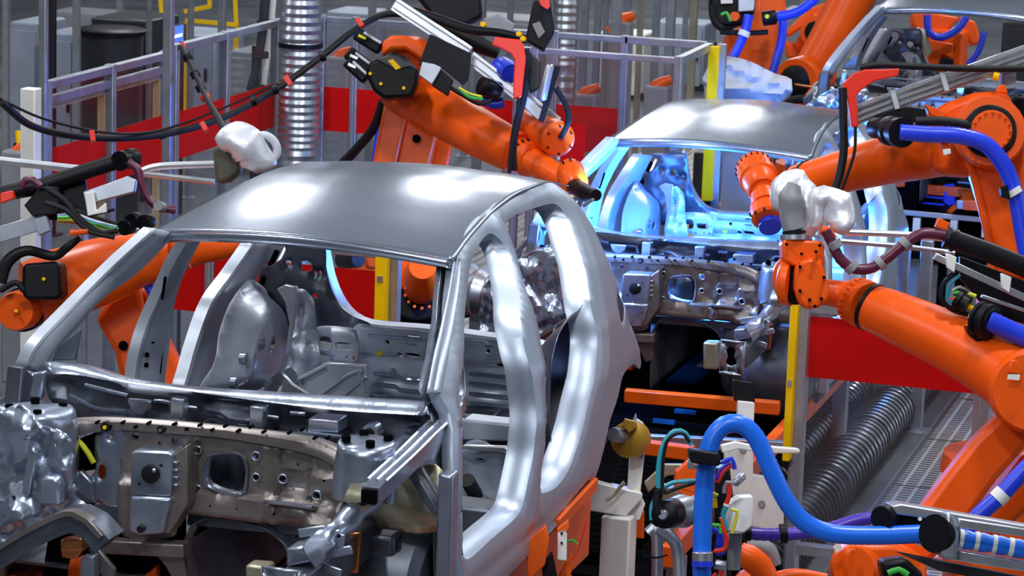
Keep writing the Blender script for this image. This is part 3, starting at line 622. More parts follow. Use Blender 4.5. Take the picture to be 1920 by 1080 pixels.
def bulk(V): return .02 * smooth((np.sin(V[:, 1] * 70) - .2) * 2) * (V[:, 1] < 1.60) * (V[:, 0] > -.25) + nz(V, 5, .02, 3) - .03 * smooth((V[:, 1] - 1.66) / .02)
BK = [(668, 612), (720, 612), (860, 626), (1000, 645), (1050, 652), (1050, 800), (960, 795), (690, 765), (672, 700)]
bk = panelY('rear_panel', BK, [(752, 664, .014), (729, 640, .012), (807, 645, .012), (919, 656, .012), [(762, 659), (790, 662), (794, 670), (765, 668)], [(933, 678), (962, 682), (962, 692), (933, 688)], [(766, 625), (790, 627), (790, 631), (766, 629)], [(766, 641), (786, 643), (786, 646), (766, 644)], (852, 690, .008), (1044, 778, .015)], 1.60, 'inner', .02, bulk, lip=.02)
c = cY(711, 661, 1.57); pc = cobj('yellow_plug', MB().lathe(c, c + Vector((0, .03, 0)), [(0, .008), (0, .017), (1, .02)], 16), 'yellowc', bk)
for L in ([(700, 700), (745, 704), (755, 712), (820, 716)], [(700, 720), (740, 724), (750, 731), (825, 737)], [(735, 690), (738, 703)], [(880, 700), (968, 708)], [(880, 718), (968, 727)], [(880, 738), (968, 746)], [(880, 672), (968, 680)], [(700, 742), (820, 754)], [(880, 756), (968, 764)], [(690, 628), (820, 640)], [(880, 645), (970, 654)]):
    cobj('pressed_rib', MB().tube([cY(*p, 1.575) for p in L], .009, 6, .03), 'zinc', bk)
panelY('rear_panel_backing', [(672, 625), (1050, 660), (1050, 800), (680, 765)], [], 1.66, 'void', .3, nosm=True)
sb = panelY('latch_bracket', [(592, 614), (668, 618), (674, 640), (672, 676), (655, 684), (622, 676), (618, 668), (594, 664)], [[(598, 632), (619, 633), (620, 655), (600, 655)], [(628, 643), (640, 641), (664, 645), (666, 653), (655, 658), (630, 655)], (627, 668, .008), (664, 671, .010), (668, 650, .006), (650, 669, .006)], 1.45, 'inner', .03, lip=.02)
dome = [(410, 745), (428, 690), (445, 625), (462, 575), (480, 545), (500, 528), (519, 536), (534, 562), (541, 606), (538, 650), (522, 705), (500, 750)]
a = [cX(*p, -.72) for p in dome]
po = resample([(p.y, p.z) for p in a], .03); V, Fc = plate(po, [circ((cX(*p, -.72).y, cX(*p, -.72).z), r, 12) for p, r in (((491, 644), .022), ((442, 718), .024), ((459, 673), .010))], .025)
dd = dist(V, po); mb = MB(); mb.add([(-.80 + .13 * smooth(d / .12) + .02 * noise.noise(Vector((p[0] * 5, p[1] * 5, 2))), p[0], p[1]) for p, d in zip(V, dd)], Fc); rw_ = cobj('rear_wheelhouse', mb, 'inner', solid=.003, sharp=60)
for p in ((491, 644), (442, 718), (459, 673)):
    c = cX(*p, -.67); cobj('wheelhouse_plug', MB().lathe(c + Vector((-.02, 0, 0)), c + Vector((.012, 0, 0)), [(0, .024), (.8, .026), (.9, .018), (.9, .008), (1, .006)], 16), 'steel', rw_)
    cobj('plug_hole', MB().cyl(c + Vector((-.01, 0, 0)), c + Vector((.008, 0, 0)), .016, n=12), 'rubber', rw_)
platepx('belt_bracket', [(519, 542), (534, 534), (556, 538), (555, 576), (549, 618), (540, 665), (535, 664), (542, 606), (534, 564)], 1.30, .02, 'alu_bright', None, .003)
panelY('side_lobe', [(556, 541), (572, 541), (584, 560), (590, 585), (592, 630), (601, 680), (575, 712), (540, 735), (535, 700), (545, 640), (552, 600)], [[(560, 580), (563, 578), (564, 590), (560, 590)], (567, 620, .005), (580, 645, .005), (548, 690, .008)], 1.35, 'inner', .02, lambda V: nz(V, 8, .05, 8) + .01 * np.sin(V[:, 0] * 90))
platepx('corner_gusset', [(533, 705), (548, 720), (586, 744), (560, 750), (523, 748)], .9, .02, 'alu_bright', None, .003)
mb = MB(); mb.tube([cY(*p, 1.1) for p in ((545, 700), (520, 715), (505, 745))], .03, 8, .03); mb.crumple(.03, 20, 5); cobj('belt_anchor', mb, 'steel', sharp=50)
mb = MB(); g = [(-.72, .9, 1.42), (.70, .9, 1.42), (.70, 1.6, 1.47), (-.72, 1.6, 1.47)]; mb.add(g, [(0, 1, 2, 3)]); cobj('rear_floor', mb, 'steel_dark', solid=.01)
platepx('wheel_box_panel', [(560, 706), (612, 680), (686, 684), (692, 745), (640, 750), (560, 745)], 1.25, .02, 'inner', None, .006)
for L in ([(600, 740), (655, 702), (680, 696)], [(640, 745), (686, 706)], [(560, 712), (610, 686)], [(672, 694), (684, 735)]): cobj('pressed_rib', MB().tube([cY(*p, 1.24) for p in L], .008, 6, .03), 'inner', bk)
for x in (-.45, -.3, -.1, .1, .3): cobj('floor_bead', MB().bar((x, .92, 1.43), (x + .02, 1.58, 1.477), .012, .008), 'steel', bk, bevel=.004)
mb = MB().prism([cY(*p, .9) for p in ((560, 745), (640, 752), (975, 790), (975, 850), (560, 800))], (0, .03, 0)); cobj('heel_board', mb, 'steel_dark', bevel=.005)
cobj('heel_board_flange', MB().bar(cY(560, 748, .88), cY(975, 800, .88), .05, .012, (0, 0, 1)), 'zinc', bevel=.003)
# camera side rear wheelhouse and items seen through the doors
po = resample([(p.y, p.z) for p in (cX(*q, .74) for q in ((1005, 700), (1015, 640), (1034, 600), (1058, 578), (1085, 565), (1105, 700), (1090, 820), (1060, 890), (1020, 905), (1005, 800)))], .03)
V, Fc = plate(po, [], .03); dd = dist(V, po); mb = MB(); mb.add([(.80 - .10 * smooth(d / .12), p[0], p[1]) for p, d in zip(V, dd)], Fc); rwh = cobj('rear_wheelhouse', mb, 'steel', solid=.003, sharp=60)
for p, r in (((1043, 735), .016), ((1047, 778), .030)):
    q = cX(*p, .69); cobj('wheelhouse_plug', MB().lathe(q, q + Vector((-.02, 0, 0)), [(0, r), (.5, r), (1, r * .8)], 16), 'zinc', rwh); cobj('plug_hole', MB().cyl(q, q + Vector((-.028, 0, 0)), r * .6, n=12), 'rubber', rwh)
for L in ([(1035, 640), (1045, 612), (1070, 605)], [(1040, 712), (1070, 708)], [(1038, 820), (1058, 790)]): cobj('pressed_rib', MB().tube([cX(*p, .69) for p in L], .008, 6, .02), 'steel', rwh)
panelY('seat_panel', [(866, 838), (950, 841), (957, 852), (948, 880), (952, 920), (941, 962), (920, 1000), (866, 1000)], [[(888, 863), (899, 860), (908, 863), (905, 869), (892, 868)]], .55, 'greyblue', .03, lambda V: nz(V, 7, .05, 2), lip=.02)
platepx('seat_panel_edge', [(866, 836), (945, 838), (958, 846), (956, 880), (950, 880), (948, 850), (866, 842)], .50, .03, 'alu_bright', None, .004)
platepx('rear_step', [(866, 786), (1000, 800), (1000, 830), (866, 826)], .75, .12, 'inner', None, .01)
mb = MB().tube([cX(*p, .80) for p in ((876, 1012), (905, 985), (938, 952))], .014, 6, .03); mb.crumple(.01, 40); cobj('sill_sealant_strip', mb, 'alu_bright')
mb = MB().tube([cX(*p, .55) for p in ((876, 900), (905, 950), (925, 985))], .03, 8, .05); cobj('seat_stay', mb, 'black')
car['label'] = 'nearest bare grey car body shell, filling the lower left, with open door frames'
# second and third bodies: same pressing, further down the line
carb = copy_tree(car); carb.location = O2; carb['label'] = 'second bare car body shell, its cabin lit blue by welding'
carc = copy_tree(car); carc.location = O2; carc['label'] = 'farthest bare car body shell, its roof cut by the top right corner'
# front-left roof corner of the third body at pixel (1640, 18)
d3 = 21.5; corner = roofpt(-1, 0); carc.location = W(1640, 18, d3) - corner

# ------------------------------------------------------------------ hall
mb = MB(); mb.add([(-26, -8, 0), (12, -8, 0), (12, 46, 0), (-26, 46, 0)], [(0, 1, 2, 3)]); struct('floor', mb, 'floor', solid=.02)
def wallmat():
    return mat('hall_wall_panels', (.16, .18, .22), .6, 0, .5, .7)
M['wall'] = wallmat()
struct('wall_back', MB().box((-7, 46.1, 5), 38, .2, 10), 'wall')
struct('wall_left', MB().box((-26.1, 19, 5), .2, 54, 10), 'wall')
struct('wall_right', MB().box((12.1, 19, 5), .2, 54, 10), 'wall')
struct('wall_front', MB().box((-7, -8.1, 5), 38, .2, 10), 'wall')
M['ceil'] = mat('hall_ceiling', (.07, .08, .10), .7, 0, .4, .6)
struct('ceiling', MB().box((-7, 19, 10.1), 38.4, 54.4, .2), 'ceil')
# steel mesh walkway between the cells, with its kerb
mb = MB(); mb.add([(-2.72, 12, .012), (-.9, 12, .012), (-.9, 32, .012), (-2.72, 32, .012)], [(0, 1, 2, 3)]); tag(obj('floor_grating', mb, 'grating', solid=.02), 'grey perforated steel walkway running back on the right, beside the ribbed ducts', 'walkway')
mb = MB(); mb.add([(-7.4, 19.6, .012), (-4.6, 19.6, .012), (-4.6, 30, .012), (-7.4, 30, .012)], [(0, 1, 2, 3)]); tag(obj('floor_grating', mb, 'grating', solid=.02), 'grey walkway plates seen through the open door frames of the nearest shell', 'walkway')

# ------------------------------------------------------------------ helpers working from measured pixels
def PP_(L, d): return [W(p[0], p[1], d if len(p) < 3 else p[2]) for p in L]
def tubep(name, L, rpx, d, m, parent, n=12, step=.016, rib=0, ribamp=0, **k):
    P = PP_(L, d); dm = sum((p - CAM).length for p in P) / len(P)
    r = [x * dm / F for x in rpx] if hasattr(rpx, '__len__') else rpx * dm / F
    return obj(name, MB().tube(P, r, n, step, rib=rib, ribamp=ribamp), m, parent, **k)
def slab(name, L, d, th, m, parent, bevel=.004, **k):     # outline at depth d with real thickness th away from us
    P = PP_(L, d); off = (W(960, 540, 2) - W(960, 540, 1)) * th
    return obj(name, MB().prism(P, off), m, parent, bevel=bevel, **k)
def barp(name, p, q, wpx, d, th, m, parent, d2=None, bevel=.003, **k):
    a, b = W(*p, d), W(*q, d2 or d); v = (a + b) / 2 - CAM; ref = (v - (b - a).normalized() * v.dot((b - a).normalized()))
    return obj(name, MB().bar(a, b, wpx * d / F, th, ref), m, parent, bevel=bevel, **k)
def discp(name, c, q, rpx, m, parent, prof=None, n=28, **k):   # turned part from c to q (pixel x, y, depth)
    a, b = W(*c), W(*q); r = rpx * c[2] / F
    return obj(name, MB().lathe(a, b, [(t, x * r) for t, x in (prof or [(0, .94), (.06, 1), (.94, 1), (1, .94)])], n), m, parent, **k)
def bolts(name, c, q, rpx, nb, bpx, m, parent, a0=0, a1=2 * PI):
    a, b = W(*c), W(*q); d, u, v = frame(b - a); r = rpx * c[2] / F; br = bpx * c[2] / F; mb = MB()
    for k in range(nb):
        t = a0 + (a1 - a0) * k / nb; p = a + (u * math.cos(t) + v * math.sin(t)) * r; mb.cyl(p - d * .012, p + d * .01, br, n=8)
    return obj(name, mb, m, parent)
def hose(name, L, rpx, d, m, parent, n=14, amp=.05, step=.012): return tubep(name, L, rpx, d, m, parent, n, step, 1, amp)

# ------------------------------------------------------------------ safety fences
def fence(label, p0, p1, posts, rails, red=None, pw=.06, wood=False, pane=True, name='safety_fence', grp=None):
    p0 = Vector(p0); p1 = Vector(p1); L = (p1 - p0).length; d = (p1 - p0).normalized(); t = thing(name, label, 'safety fence', ((p0 + p1) / 2), grp)
    zt = max(rails)
    for s in posts:
        p = p0 + d * (s * L); po = obj('post', MB().bar(p, p + Vector((0, 0, zt + .03)), pw, pw, (d.x, d.y, 0)), 'alu', t, bevel=.004)
        n_ = Vector((-d.y, d.x, 0)); obj('post_groove', MB().bar(p - n_ * 0 + Vector((0, 0, .02)) - Vector((0, pw / 2, 0)) * abs(d.x) + Vector((pw / 2, 0, 0)) * abs(d.y), p - Vector((0, pw / 2, 0)) * abs(d.x) + Vector((pw / 2, 0, 0)) * abs(d.y) + Vector((0, 0, zt)), .010, .006, (0, -1, 0) if abs(d.x) > .5 else (1, 0, 0)), 'grey', po)
    for z in rails: obj('rail', MB().bar(p0 + Vector((0, 0, z)), p1 + Vector((0, 0, z)), pw * .9, pw * .8, (0, 0, 1)), 'alu', t, bevel=.004)
    if red:
        for (s0, s1) in red[2]:
            a, b = p0 + d * (s0 * L), p0 + d * (s1 * L); n_ = Vector((-d.y, d.x, 0)) * .004
            mb = MB().add([a + Vector((0, 0, red[0])) - n_, b + Vector((0, 0, red[0])) - n_, b + Vector((0, 0, red[1])) - n_, a + Vector((0, 0, red[1])) - n_], [(0, 1, 2, 3)])
            obj('red_band', mb, 'red', t, solid=.003)
    if pane:
        for s0, s1 in zip(posts, posts[1:]):
            a, b = p0 + d * (s0 * L + .03), p0 + d * (s1 * L - .03)
            obj('pane', MB().add([a + Vector((0, 0, .15)), b + Vector((0, 0, .15)), b + Vector((0, 0, zt - .03)), a + Vector((0, 0, zt - .03))], [(0, 1, 2, 3)]), 'glass', t)
            if wood:
                a2, b2 = a + Vector((-.04, 0, 0)), b + Vector((-.04, 0, 0)); z0, z1 = .9, zt - .13
                for q1, q2 in (((a2, z1), (b2, z1)), ((b2, z0), (b2, z1))): obj('wooden_batten', MB().bar(q1[0] + Vector((0, 0, q1[1])), q2[0] + Vector((0, 0, q2[1])), .04, .045), 'wood', t)
                obj('inner_rail', MB().bar(a + Vector((0, 0, zt - .09)), b + Vector((0, 0, zt - .09)), .035, .05, (0, 0, 1)), 'alu', t, bevel=.003)
    return t
XL = -7.572
fence('low left aluminium fence with two framed windows, wooden battens and a red band', (XL, 15.45, 0), (XL, 17.16, 0), [0, .52, 1], [2.21], (1.51, 1.83, [(0, .48), (.52, 1)]), .06, True)
fence('left aluminium fence section with a sloping top rail, reaching the ribbed vertical duct', (XL, 17.3, 0), (XL, 19.06, 0), [0, .48, 1], [2.24], (1.51, 1.82, [(0, 1)]), .06)
fence('back fence with a red band, from the vertical duct to the blue-lit shell', (XL + .3, 19.06, 0), (-5.05, 19.06, 0), [0.02, .13, .78, 1.0], [2.29], (1.51, 1.82, [(0.02, 1)]), .05)
fence('clear-paned fence section whose rails end at the upper yellow post', (-5.6, 18.35, 0), (-4.50, 18.35, 0), [0.02, .12, 1.0], [2.26], (1.51, 1.80, [(.3, .45)]), .05)
mb = MB().bar((-4.50, 18.38, 2.26), (-4.45, 19.02, 2.29), .05, .05, (0, 0, 1)); 
tt = thing('corner_rail', 'short aluminium rail joining the fence corner to the upper yellow post', 'rail', (-4.47, 18.7, 2.2)); obj('rail', mb, 'alu', tt, bevel=.004); obj('rail_cap', MB().box((-4.45, 19.05, 2.29), .06, .04, .06), 'black', tt)
tt = thing('corner_rail', 'long upper aluminium rail above the clear fence panes, left of the upper yellow post', 'rail', (-5.0, 19.06, 2.25)); obj('rail', MB().bar((-5.05, 19.06, 2.29), (-4.46, 19.06, 2.29), .05, .05, (0, 0, 1)), 'alu', tt, bevel=.004)
fence('middle fence seen through the nearest shell, with a wide red band', (-6.7, 14.12, 0), (-4.93, 14.12, 0), [0, .42, .55, 1.0], [1.66, .7], (1.26, 1.57, [(0.02, .98)]), .05)
fence('right-hand fence with a broad red panel below the orange forearm', (-2.76, 14.12, 0), (-1.2, 14.12, 0), [0.0, .58, 1.0], [1.60, .35], (1.24, 1.55, [(0.02, .585)]), .07)
# yellow light curtains on aluminium posts
def curtain(label, px, py0, py1, Y, wpx, gpx, ztop, side_=1):
    a = onY(px, py0, Y); b = onY(px, py1, Y); d = (a - CAM).length; w_ = wpx * d / F; x = (a.x + b.x) / 2
    t = thing('light_curtain', label, 'light curtain', (x, Y, 0))
    obj('post', MB().bar((x + gpx * d / F, Y + .03, 0), (x + gpx * d / F, Y + .03, ztop), .055, .055, (0, 1, 0)), 'alu', t, bevel=.004)
    obj('sensor_strip', MB().bar((x, Y - .035, b.z), (x, Y - .035, a.z), w_, .06, (0, 1, 0)), 'yellow', t, bevel=.004)
    obj('end_cap', MB().bar((x, Y - .035, b.z - .035), (x, Y - .035, b.z), w_ * .8, .05, (0, 1, 0)), 'black', t)
    obj('mounting_plate', MB().box((x, Y - .07, a.z * .5 + b.z * .5), w_ * .5, .008, .03), 'zinc', t)
    return t
curtain('tall yellow light curtain on a grey post at right, beside the broad red panel', 1486, 565, 860, 14.05, 14, 13, 1.62)
curtain('yellow light curtain seen through the rear window opening of the nearest shell', 721, 430, 607, 14.05, 22, 17, 1.72)
curtain('yellow light curtain rising behind the second shell, at the fence corner', 1335, 85, 375, 19.0, 19, 11, 2.31)

# ------------------------------------------------------------------ line equipment under the shells
sk = thing('skid_frame', 'orange lifting frame carrying the nearest car body shell', 'skid', (O1.x, O1.y, 0))
for x in (-.80, .80):
    obj('long_beam', MB().bar((O1.x + x, O1.y - 1.4, 1.13), (O1.x + x, O1.y + 1.15, 1.13), .12, .26, (0, 0, 1)), 'orange2', sk, bevel=.01)
    for y in (-1.2, .8): obj('leg', MB().bar((O1.x + x, O1.y + y, 0), (O1.x + x, O1.y + y, 1.0), .14, .14), 'orange2', sk, bevel=.01)
for y in (-1.2, .1, .8): obj('cross_beam', MB().bar((O1.x - .8, O1.y + y, 1.02), (O1.x + .8, O1.y + y, 1.02), .12, .12), 'orange2', sk, bevel=.01)
obj('sill_strip', MB().bar(cX(1045, 985, .93) + O1, cX(1117, 906, .93) + O1, .02, .05, (0, 0, 1)), 'orange2', sk, bevel=.004)
slab('upright_bracket', [(1044, 992), (1066, 975), (1068, 990), (1062, 1000), (1046, 1000)], 11.2, .06, 'orange2', sk)
slab('clamp_plate', [(1046, 994), (1063, 992), (1063, 1052), (1045, 1050)], 11.2, .03, 'white', sk)
for y in (1000, 1018): discp('clamp_hole', (1053, y, 11.19), (1053, y, 11.22), 2.5, 'black', sk)
slab('slider_rail', [(1047, 1080), (1072, 1035), (1074, 1060), (1066, 1100)], 11.3, .05, 'orange2', sk)
slab('side_box', [(985, 1020), (1023, 985), (1030, 1010), (1022, 1060), (990, 1090)], 11.15, .1, 'orange2', sk)
slab('cable_guard', [(1016, 1060), (1036, 1035), (1045, 1080), (1020, 1120)], 11.2, .08, 'black', sk)
tubep('red_cable', [(1060, 1060), (1080, 1040), (1092, 1005), (1100, 975)], 1.6, 11.5, 'redplastic', sk, 6)
tubep('green_cable', [(1062, 1015), (1075, 1013), (1082, 1020)], 2.5, 11.3, 'green', sk, 6)
zc = .78
struct('shade_plate_1', MB().box((-4.6, 15.4, .012), 2.5, 6.6, .02), 'void')  # black sheet on the floor, paints the shade around the conveyor
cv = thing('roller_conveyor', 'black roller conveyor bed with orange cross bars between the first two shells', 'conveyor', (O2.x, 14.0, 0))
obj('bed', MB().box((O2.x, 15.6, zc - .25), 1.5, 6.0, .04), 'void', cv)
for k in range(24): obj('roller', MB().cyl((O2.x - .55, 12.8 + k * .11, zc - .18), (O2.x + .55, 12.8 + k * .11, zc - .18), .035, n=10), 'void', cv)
for p, q in (((1172, 741), (1462, 765)), ((1208, 838), (1300, 850))):
    a, b = onZ(*p, zc), onZ(*q, zc); obj('cross_bar', MB().bar(a, b, .07, .07, (0, 0, 1)), 'orange2', cv, bevel=.006)
a, b = onZ(1205, 825, zc - .02), onZ(1480, 838, zc - .02); obj('side_rail', MB().bar(a, b, .05, .06, (0, 0, 1)), 'alu', cv, bevel=.004)
for x in (-.80, .80):
    obj('side_channel', MB().bar((O2.x + x, 12.6, zc - .1), (O2.x + x, 18.4, zc - .1), .06, .10), 'orange2', cv, bevel=.006)
    for y in (12.8, 14.6, 16.8, 18.2): obj('leg', MB().bar((O2.x + x, y, 0), (O2.x + x, y, zc - .15), .08, .08), 'grey', cv)
    obj('support_pad', MB().box((O2.x + x, 16.6, zc - .06), .1, 1.6, .03), 'rubber', cv)
for p in ((1245, 790), (1285, 772), (1440, 720)): a = onZ(*p, zc - .12); obj('blue_mark', MB().box(a, .12, .03, .02), 'bluebright', cv)

cv2 = copy_tree(cv); cv2.location = cv.location + (carc.location - O2); cv2.location.z = carc.location.z + .459; cv2.scale.y = .5; cv2.location.y += 1.3; cv2['label'] = 'black and orange conveyor under the farthest car body shell, top right'
for ch in list(cv2.children):
    if ch.name.split('.')[0] in ('roller', 'blue_mark'): bpy.data.objects.remove(ch)
# white fixture column right of the nearest shell
wf = thing('fixture_stand', 'cream painted stand with a small table and upright, beside the sill of the nearest shell', 'stand', tuple(onZ(1160, 1400, 0).xy) + (0,))
b0 = W(1160, 1000, 12.8); wf.location = (b0.x, b0.y, 0); wf['_o'] = (b0.x, b0.y, 0)
obj('column', MB().bar((b0.x, b0.y, 0), (b0.x, b0.y, W(1160, 962, 12.8).z), .13, .13, (1, 0, 0)), 'white', wf, bevel=.008)
slab('table_plate', [(1082, 942), (1120, 905), (1205, 925), (1204, 936), (1174, 968), (1082, 955)], 12.75, .25, 'white', wf, .006)
slab('upright', [(1176, 940), (1184, 805), (1196, 786), (1207, 793), (1208, 860), (1200, 932), (1194, 945)], 12.85, .08, 'white', wf, .004)
slab('label_plate', [(1200, 835), (1207, 830), (1206, 858), (1199, 862)], 12.83, .01, 'greyblue', wf, .001)
discp('clamp_disc', (1176, 825, 12.75), (1190, 822, 12.85), 34, 'brass', wf, [(0, .8), (.1, 1), (.9, 1), (1, .9)])
discp('clamp_hub', (1150, 815, 12.7), (1176, 818, 12.8), 14, 'grey', wf)
slab('clamp_bracket', [(1167, 800), (1172, 785), (1193, 790), (1195, 800), (1180, 812)], 12.7, .05, 'brass', wf)
tubep('clamp_tip', [(1190, 790), (1192, 775)], [5, 1], 12.8, 'zinc', wf, 8, None)
slab('black_cover', [(1120, 862), (1150, 805), (1170, 812), (1172, 840), (1150, 905), (1118, 905)], 12.95, .12, 'black', wf)
tubep('toggle_lever', [(1136, 938), (1150, 930), (1165, 910), (1172, 905)], [4, 3, 4, 5], 12.7, 'tan', wf, 8)
slab('mount_block', [(1178, 960), (1205, 935), (1210, 945), (1200, 975), (1180, 975)], 12.8, .06, 'white', wf)
slab('orange_box', [(1180, 965), (1208, 958), (1208, 1010), (1178, 1008)], 13.3, .12, 'orange2', wf)
slab('orange_box', [(1135, 960), (1142, 960), (1142, 1050), (1128, 1050)], 13.1, .1, 'orange2', wf)
# white machine bed behind the blue hose
def slab_thing(name, label, cat, L, d, th, m, grp=None, floor=True, bevel=.006):
    P = PP_(L, d); off = (W(960, 540, 2) - W(960, 540, 1)) * th; c = sum(P, Vector()) / len(P); c.z = 0 if floor else min(p.z for p in P)
    t = thing(name, label, cat, c, grp); obj('body', MB().prism(P, off), m, t, bevel=bevel)
    if floor:
        z0 = min(p.z for p in P); obj('foot', MB().bar((c.x, c.y + .05, 0), (c.x, c.y + .05, z0 + .02), .08, .08), m, t)
    return t
t = slab_thing('machine_frame', 'pale grey welded machine frame behind the bright blue hose', 'machine frame', [(1378, 832), (1500, 842), (1500, 850), (1412, 850), (1412, 890), (1470, 900), (1470, 1000), (1400, 985), (1360, 900), (1360, 850)], 13.6, .12, 'white')
for p in ((1393, 842), (1428, 945)): discp('hole', (p[0], p[1], 13.58), (p[0], p[1], 13.62), 7, 'grey', t)
slab('upright', [(1385, 752), (1415, 755), (1413, 805), (1383, 800)], 14.2, .1, 'white', t)
slab('black_clamp', [(1375, 712), (1412, 718), (1416, 755), (1378, 752)], 14.3, .1, 'black', t)
t = slab_thing('pallet_frame', 'beige slatted frame lying low between fixture stand and blue hose', 'frame', [(1208, 905), (1245, 870), (1300, 870), (1300, 885), (1250, 892), (1215, 925)], 13.6, .05, 'tan')
slab('orange_motor', [(1268, 885), (1300, 865), (1318, 872), (1316, 935), (1290, 940), (1266, 915)], 12.9, .15, 'orange2', t)
# ribbed ducts on the floor
def duct(label, L, r, grp=None, amp=.05, step=.035, name='spiral_duct', straps=()):
    t = thing(name, label, 'duct', L[0], grp); obj('duct_skin', MB().tube(L, r, 28, step, rib=1, ribamp=amp), 'duct', t, sharp=20)
    if L[1][2] < .3:
        Q = catmull(L, .085); mb = MB()
        for a, b in zip(Q, Q[1:]): mb.cyl(a, a + (b - a).normalized() * .02, r * 1.11, n=28)
        obj('spiral_wire', mb, 'darkcab', t)
    P = catmull(L, .05)
    for s in straps:
        i = int(s * (len(P) - 2)); obj('strap', MB().cyl(P[i], P[i] + (P[i + 1] - P[i]) * .6, r * 1.09, n=24), 'black', t)
    return t
a = onZ(1500, 990, .15); b = onZ(1690, 770, .15)
dA = Vector((-2.95, 14.2, .16)); duct('large ribbed silver duct lying on the floor beside the walkway', [dA, Vector((-2.95, 17, .16)), Vector((-2.95, 20.4, .16))], .14, None, .06, .0425, straps=(.13, .3, .5))
duct('smaller ribbed duct lying left of the large floor duct', [Vector((-3.30, 14.4, .13)), Vector((-3.29, 17, .13)), Vector((-3.28, 19.6, .13))], .09, None, .08, .0425, straps=(.2,))
duct('horizontal ribbed silver duct seen through the door openings of the nearest shell', [W(815, 535, 17.6), W(880, 545, 17.4), W(1000, 568, 17.2)], .15, None, .10, .05)
tg = thing('duct_cradle', 'low grey cradle carrying the horizontal silver duct', 'support', tuple(W(900, 560, 17.4).xy) + (0,)); p = W(900, 590, 17.4); obj('post', MB().bar((p.x, p.y, 0), (p.x, p.y, p.z), .1, .1), 'grey', tg); obj('foot', MB().box((p.x, p.y, .03), .4, .3, .06), 'grey', tg)
a = W(565, 10, 20.2); z0 = W(565, 330, 20.2).z
duct('tall ribbed silver ventilation duct rising beside the left fence corner', [Vector((a.x, a.y, .2)), Vector((a.x, a.y, 1.4)), Vector((a.x, a.y, 3.2))], .142, 'vertical ventilation ducts', .035, .028, straps=(.66,))
a = W(1060, 60, 24); duct('tall narrow ribbed duct standing beyond the back fence', [Vector((a.x, a.y, 0.2)), Vector((a.x, a.y, 1.6)), Vector((a.x, a.y, 4.0))], .105, 'vertical ventilation ducts', .04, .035)

# ------------------------------------------------------------------ robots
def robot(label, px, py, d): p = W(px, py, d); return thing('industrial_robot', label, 'robot', (p.x, p.y, 0))
def pedestal(t, zt=.9, r=.22):
    o = t.location; obj('pedestal', MB().lathe((o.x, o.y, 0), (o.x, o.y, zt), [(0, r * 1.5), (.08, r * 1.5), (.1, r * 1.1), (.85, r), (.9, r * 1.25), (1, r * 1.2)]), 'orange', t)
# --- robot behind the nearest shell, welding the second shell
r1 = robot('orange robot behind the nearest roof, its arm reaching down right to the blue weld', 752, 300, 17.9); pedestal(r1, 1.15, .25)
o = r1.location
slab('lower_arm', [(722, 185), (768, 192), (738, 330), (694, 330)], 17.75, .22, 'orange', r1, .02)
slab('lower_arm_web', [(766, 190), (828, 215), (800, 330), (737, 330)], 17.82, .16, 'orange', r1, .02)
discp('arm_hole', (781, 260, 17.78), (781, 260, 17.86), 8, 'void', r1)
slab('lower_column', [(690, 325), (830, 325), (820, 520), (700, 520)], 17.9, .3, 'orange', r1, .03)
slab('balancer', [(820, 245), (852, 250), (838, 330), (805, 330)], 18.2, .12, 'orange', r1, .02)
discp('shoulder_housing', (757, 125, 17.5), (775, 112, 18.0), 48, 'orange', r1, [(0, .8), (.1, .96), (.2, 1), (.85, 1), (1, .9)])
tubep('upper_arm', [(735, 168, 17.7), (790, 190, 17.6), (850, 222, 17.4), (910, 256, 17.1), (972, 288, 16.9)], [34, 46, 48, 44, 39], 17.4, 'orange', r1, 32, .05)
discp('arm_collar', (966, 284, 16.95), (996, 302, 16.8), 36, 'orange', r1, [(0, 1.0), (.2, 1.04), (.3, .92), (.9, .9), (1, .7)])
bolts('bolt_ring', (986, 293, 16.85), (992, 297, 16.82), 33, 18, 2.0, 'black', r1)
tubep('wrist_tube', [(990, 298, 16.85), (1025, 318, 16.7), (1062, 340, 16.5)], [28, 24, 19], 16.7, 'orange', r1, 24, .05)
discp('wrist_housing', (1066, 312, 16.5), (1080, 352, 16.3), 26, 'orange', r1, [(0, .5), (.1, .85), (.25, 1), (.8, 1), (1, .75)])
bolts('bolt_ring', (1067, 313, 16.42), (1069, 318, 16.4), 17, 7, 2.2, 'black', r1)
tubep('torch_body', [(1078, 350, 16.3), (1098, 362, 16.1), (1118, 366, 15.95)], [17, 17, 11], 16.1, 'black', r1, 16)
tubep('torch_nozzle', [(1095, 385, 16.0), (1112, 374, 15.9)], [4, 3], 16, 'grey', r1, 8)
discp('counter_motor', (1048, 262, 16.7), (990, 232, 17.1), 34, 'orange', r1, [(0, .85), (.03, 1), (.4, 1), (.5, .9), (1, .9)])
bolts('bolt_ring', (1049, 263, 16.69), (1046, 261, 16.72), 26, 6, 2.0, 'black', r1)
slab('shoulder_cover', [(716, 80), (732, 66), (760, 66), (792, 80), (800, 120), (788, 112), (760, 92), (735, 92), (716, 105)], 17.35, .25, 'orange', r1, .02)
k = slab('drive_motor', [(690, 118), (712, 108), (735, 96), (760, 105), (785, 130), (782, 160), (770, 182), (720, 185), (700, 170), (685, 140)], 17.2, .22, 'black', r1, .02)
slab('motor_label', [(727, 113), (737, 111), (752, 127), (742, 131)], 17.18, .01, 'yellow', k, 0)
slab('motor_lid', [(705, 112), (728, 102), (748, 104), (775, 125), (740, 132)], 17.19, .05, 'darkcab', k, .01)
for p in ((714, 157), (757, 165), (694, 138)): discp('motor_cap', (p[0], p[1], 17.17), (p[0], p[1], 17.22), 3.2, 'yellow', k)
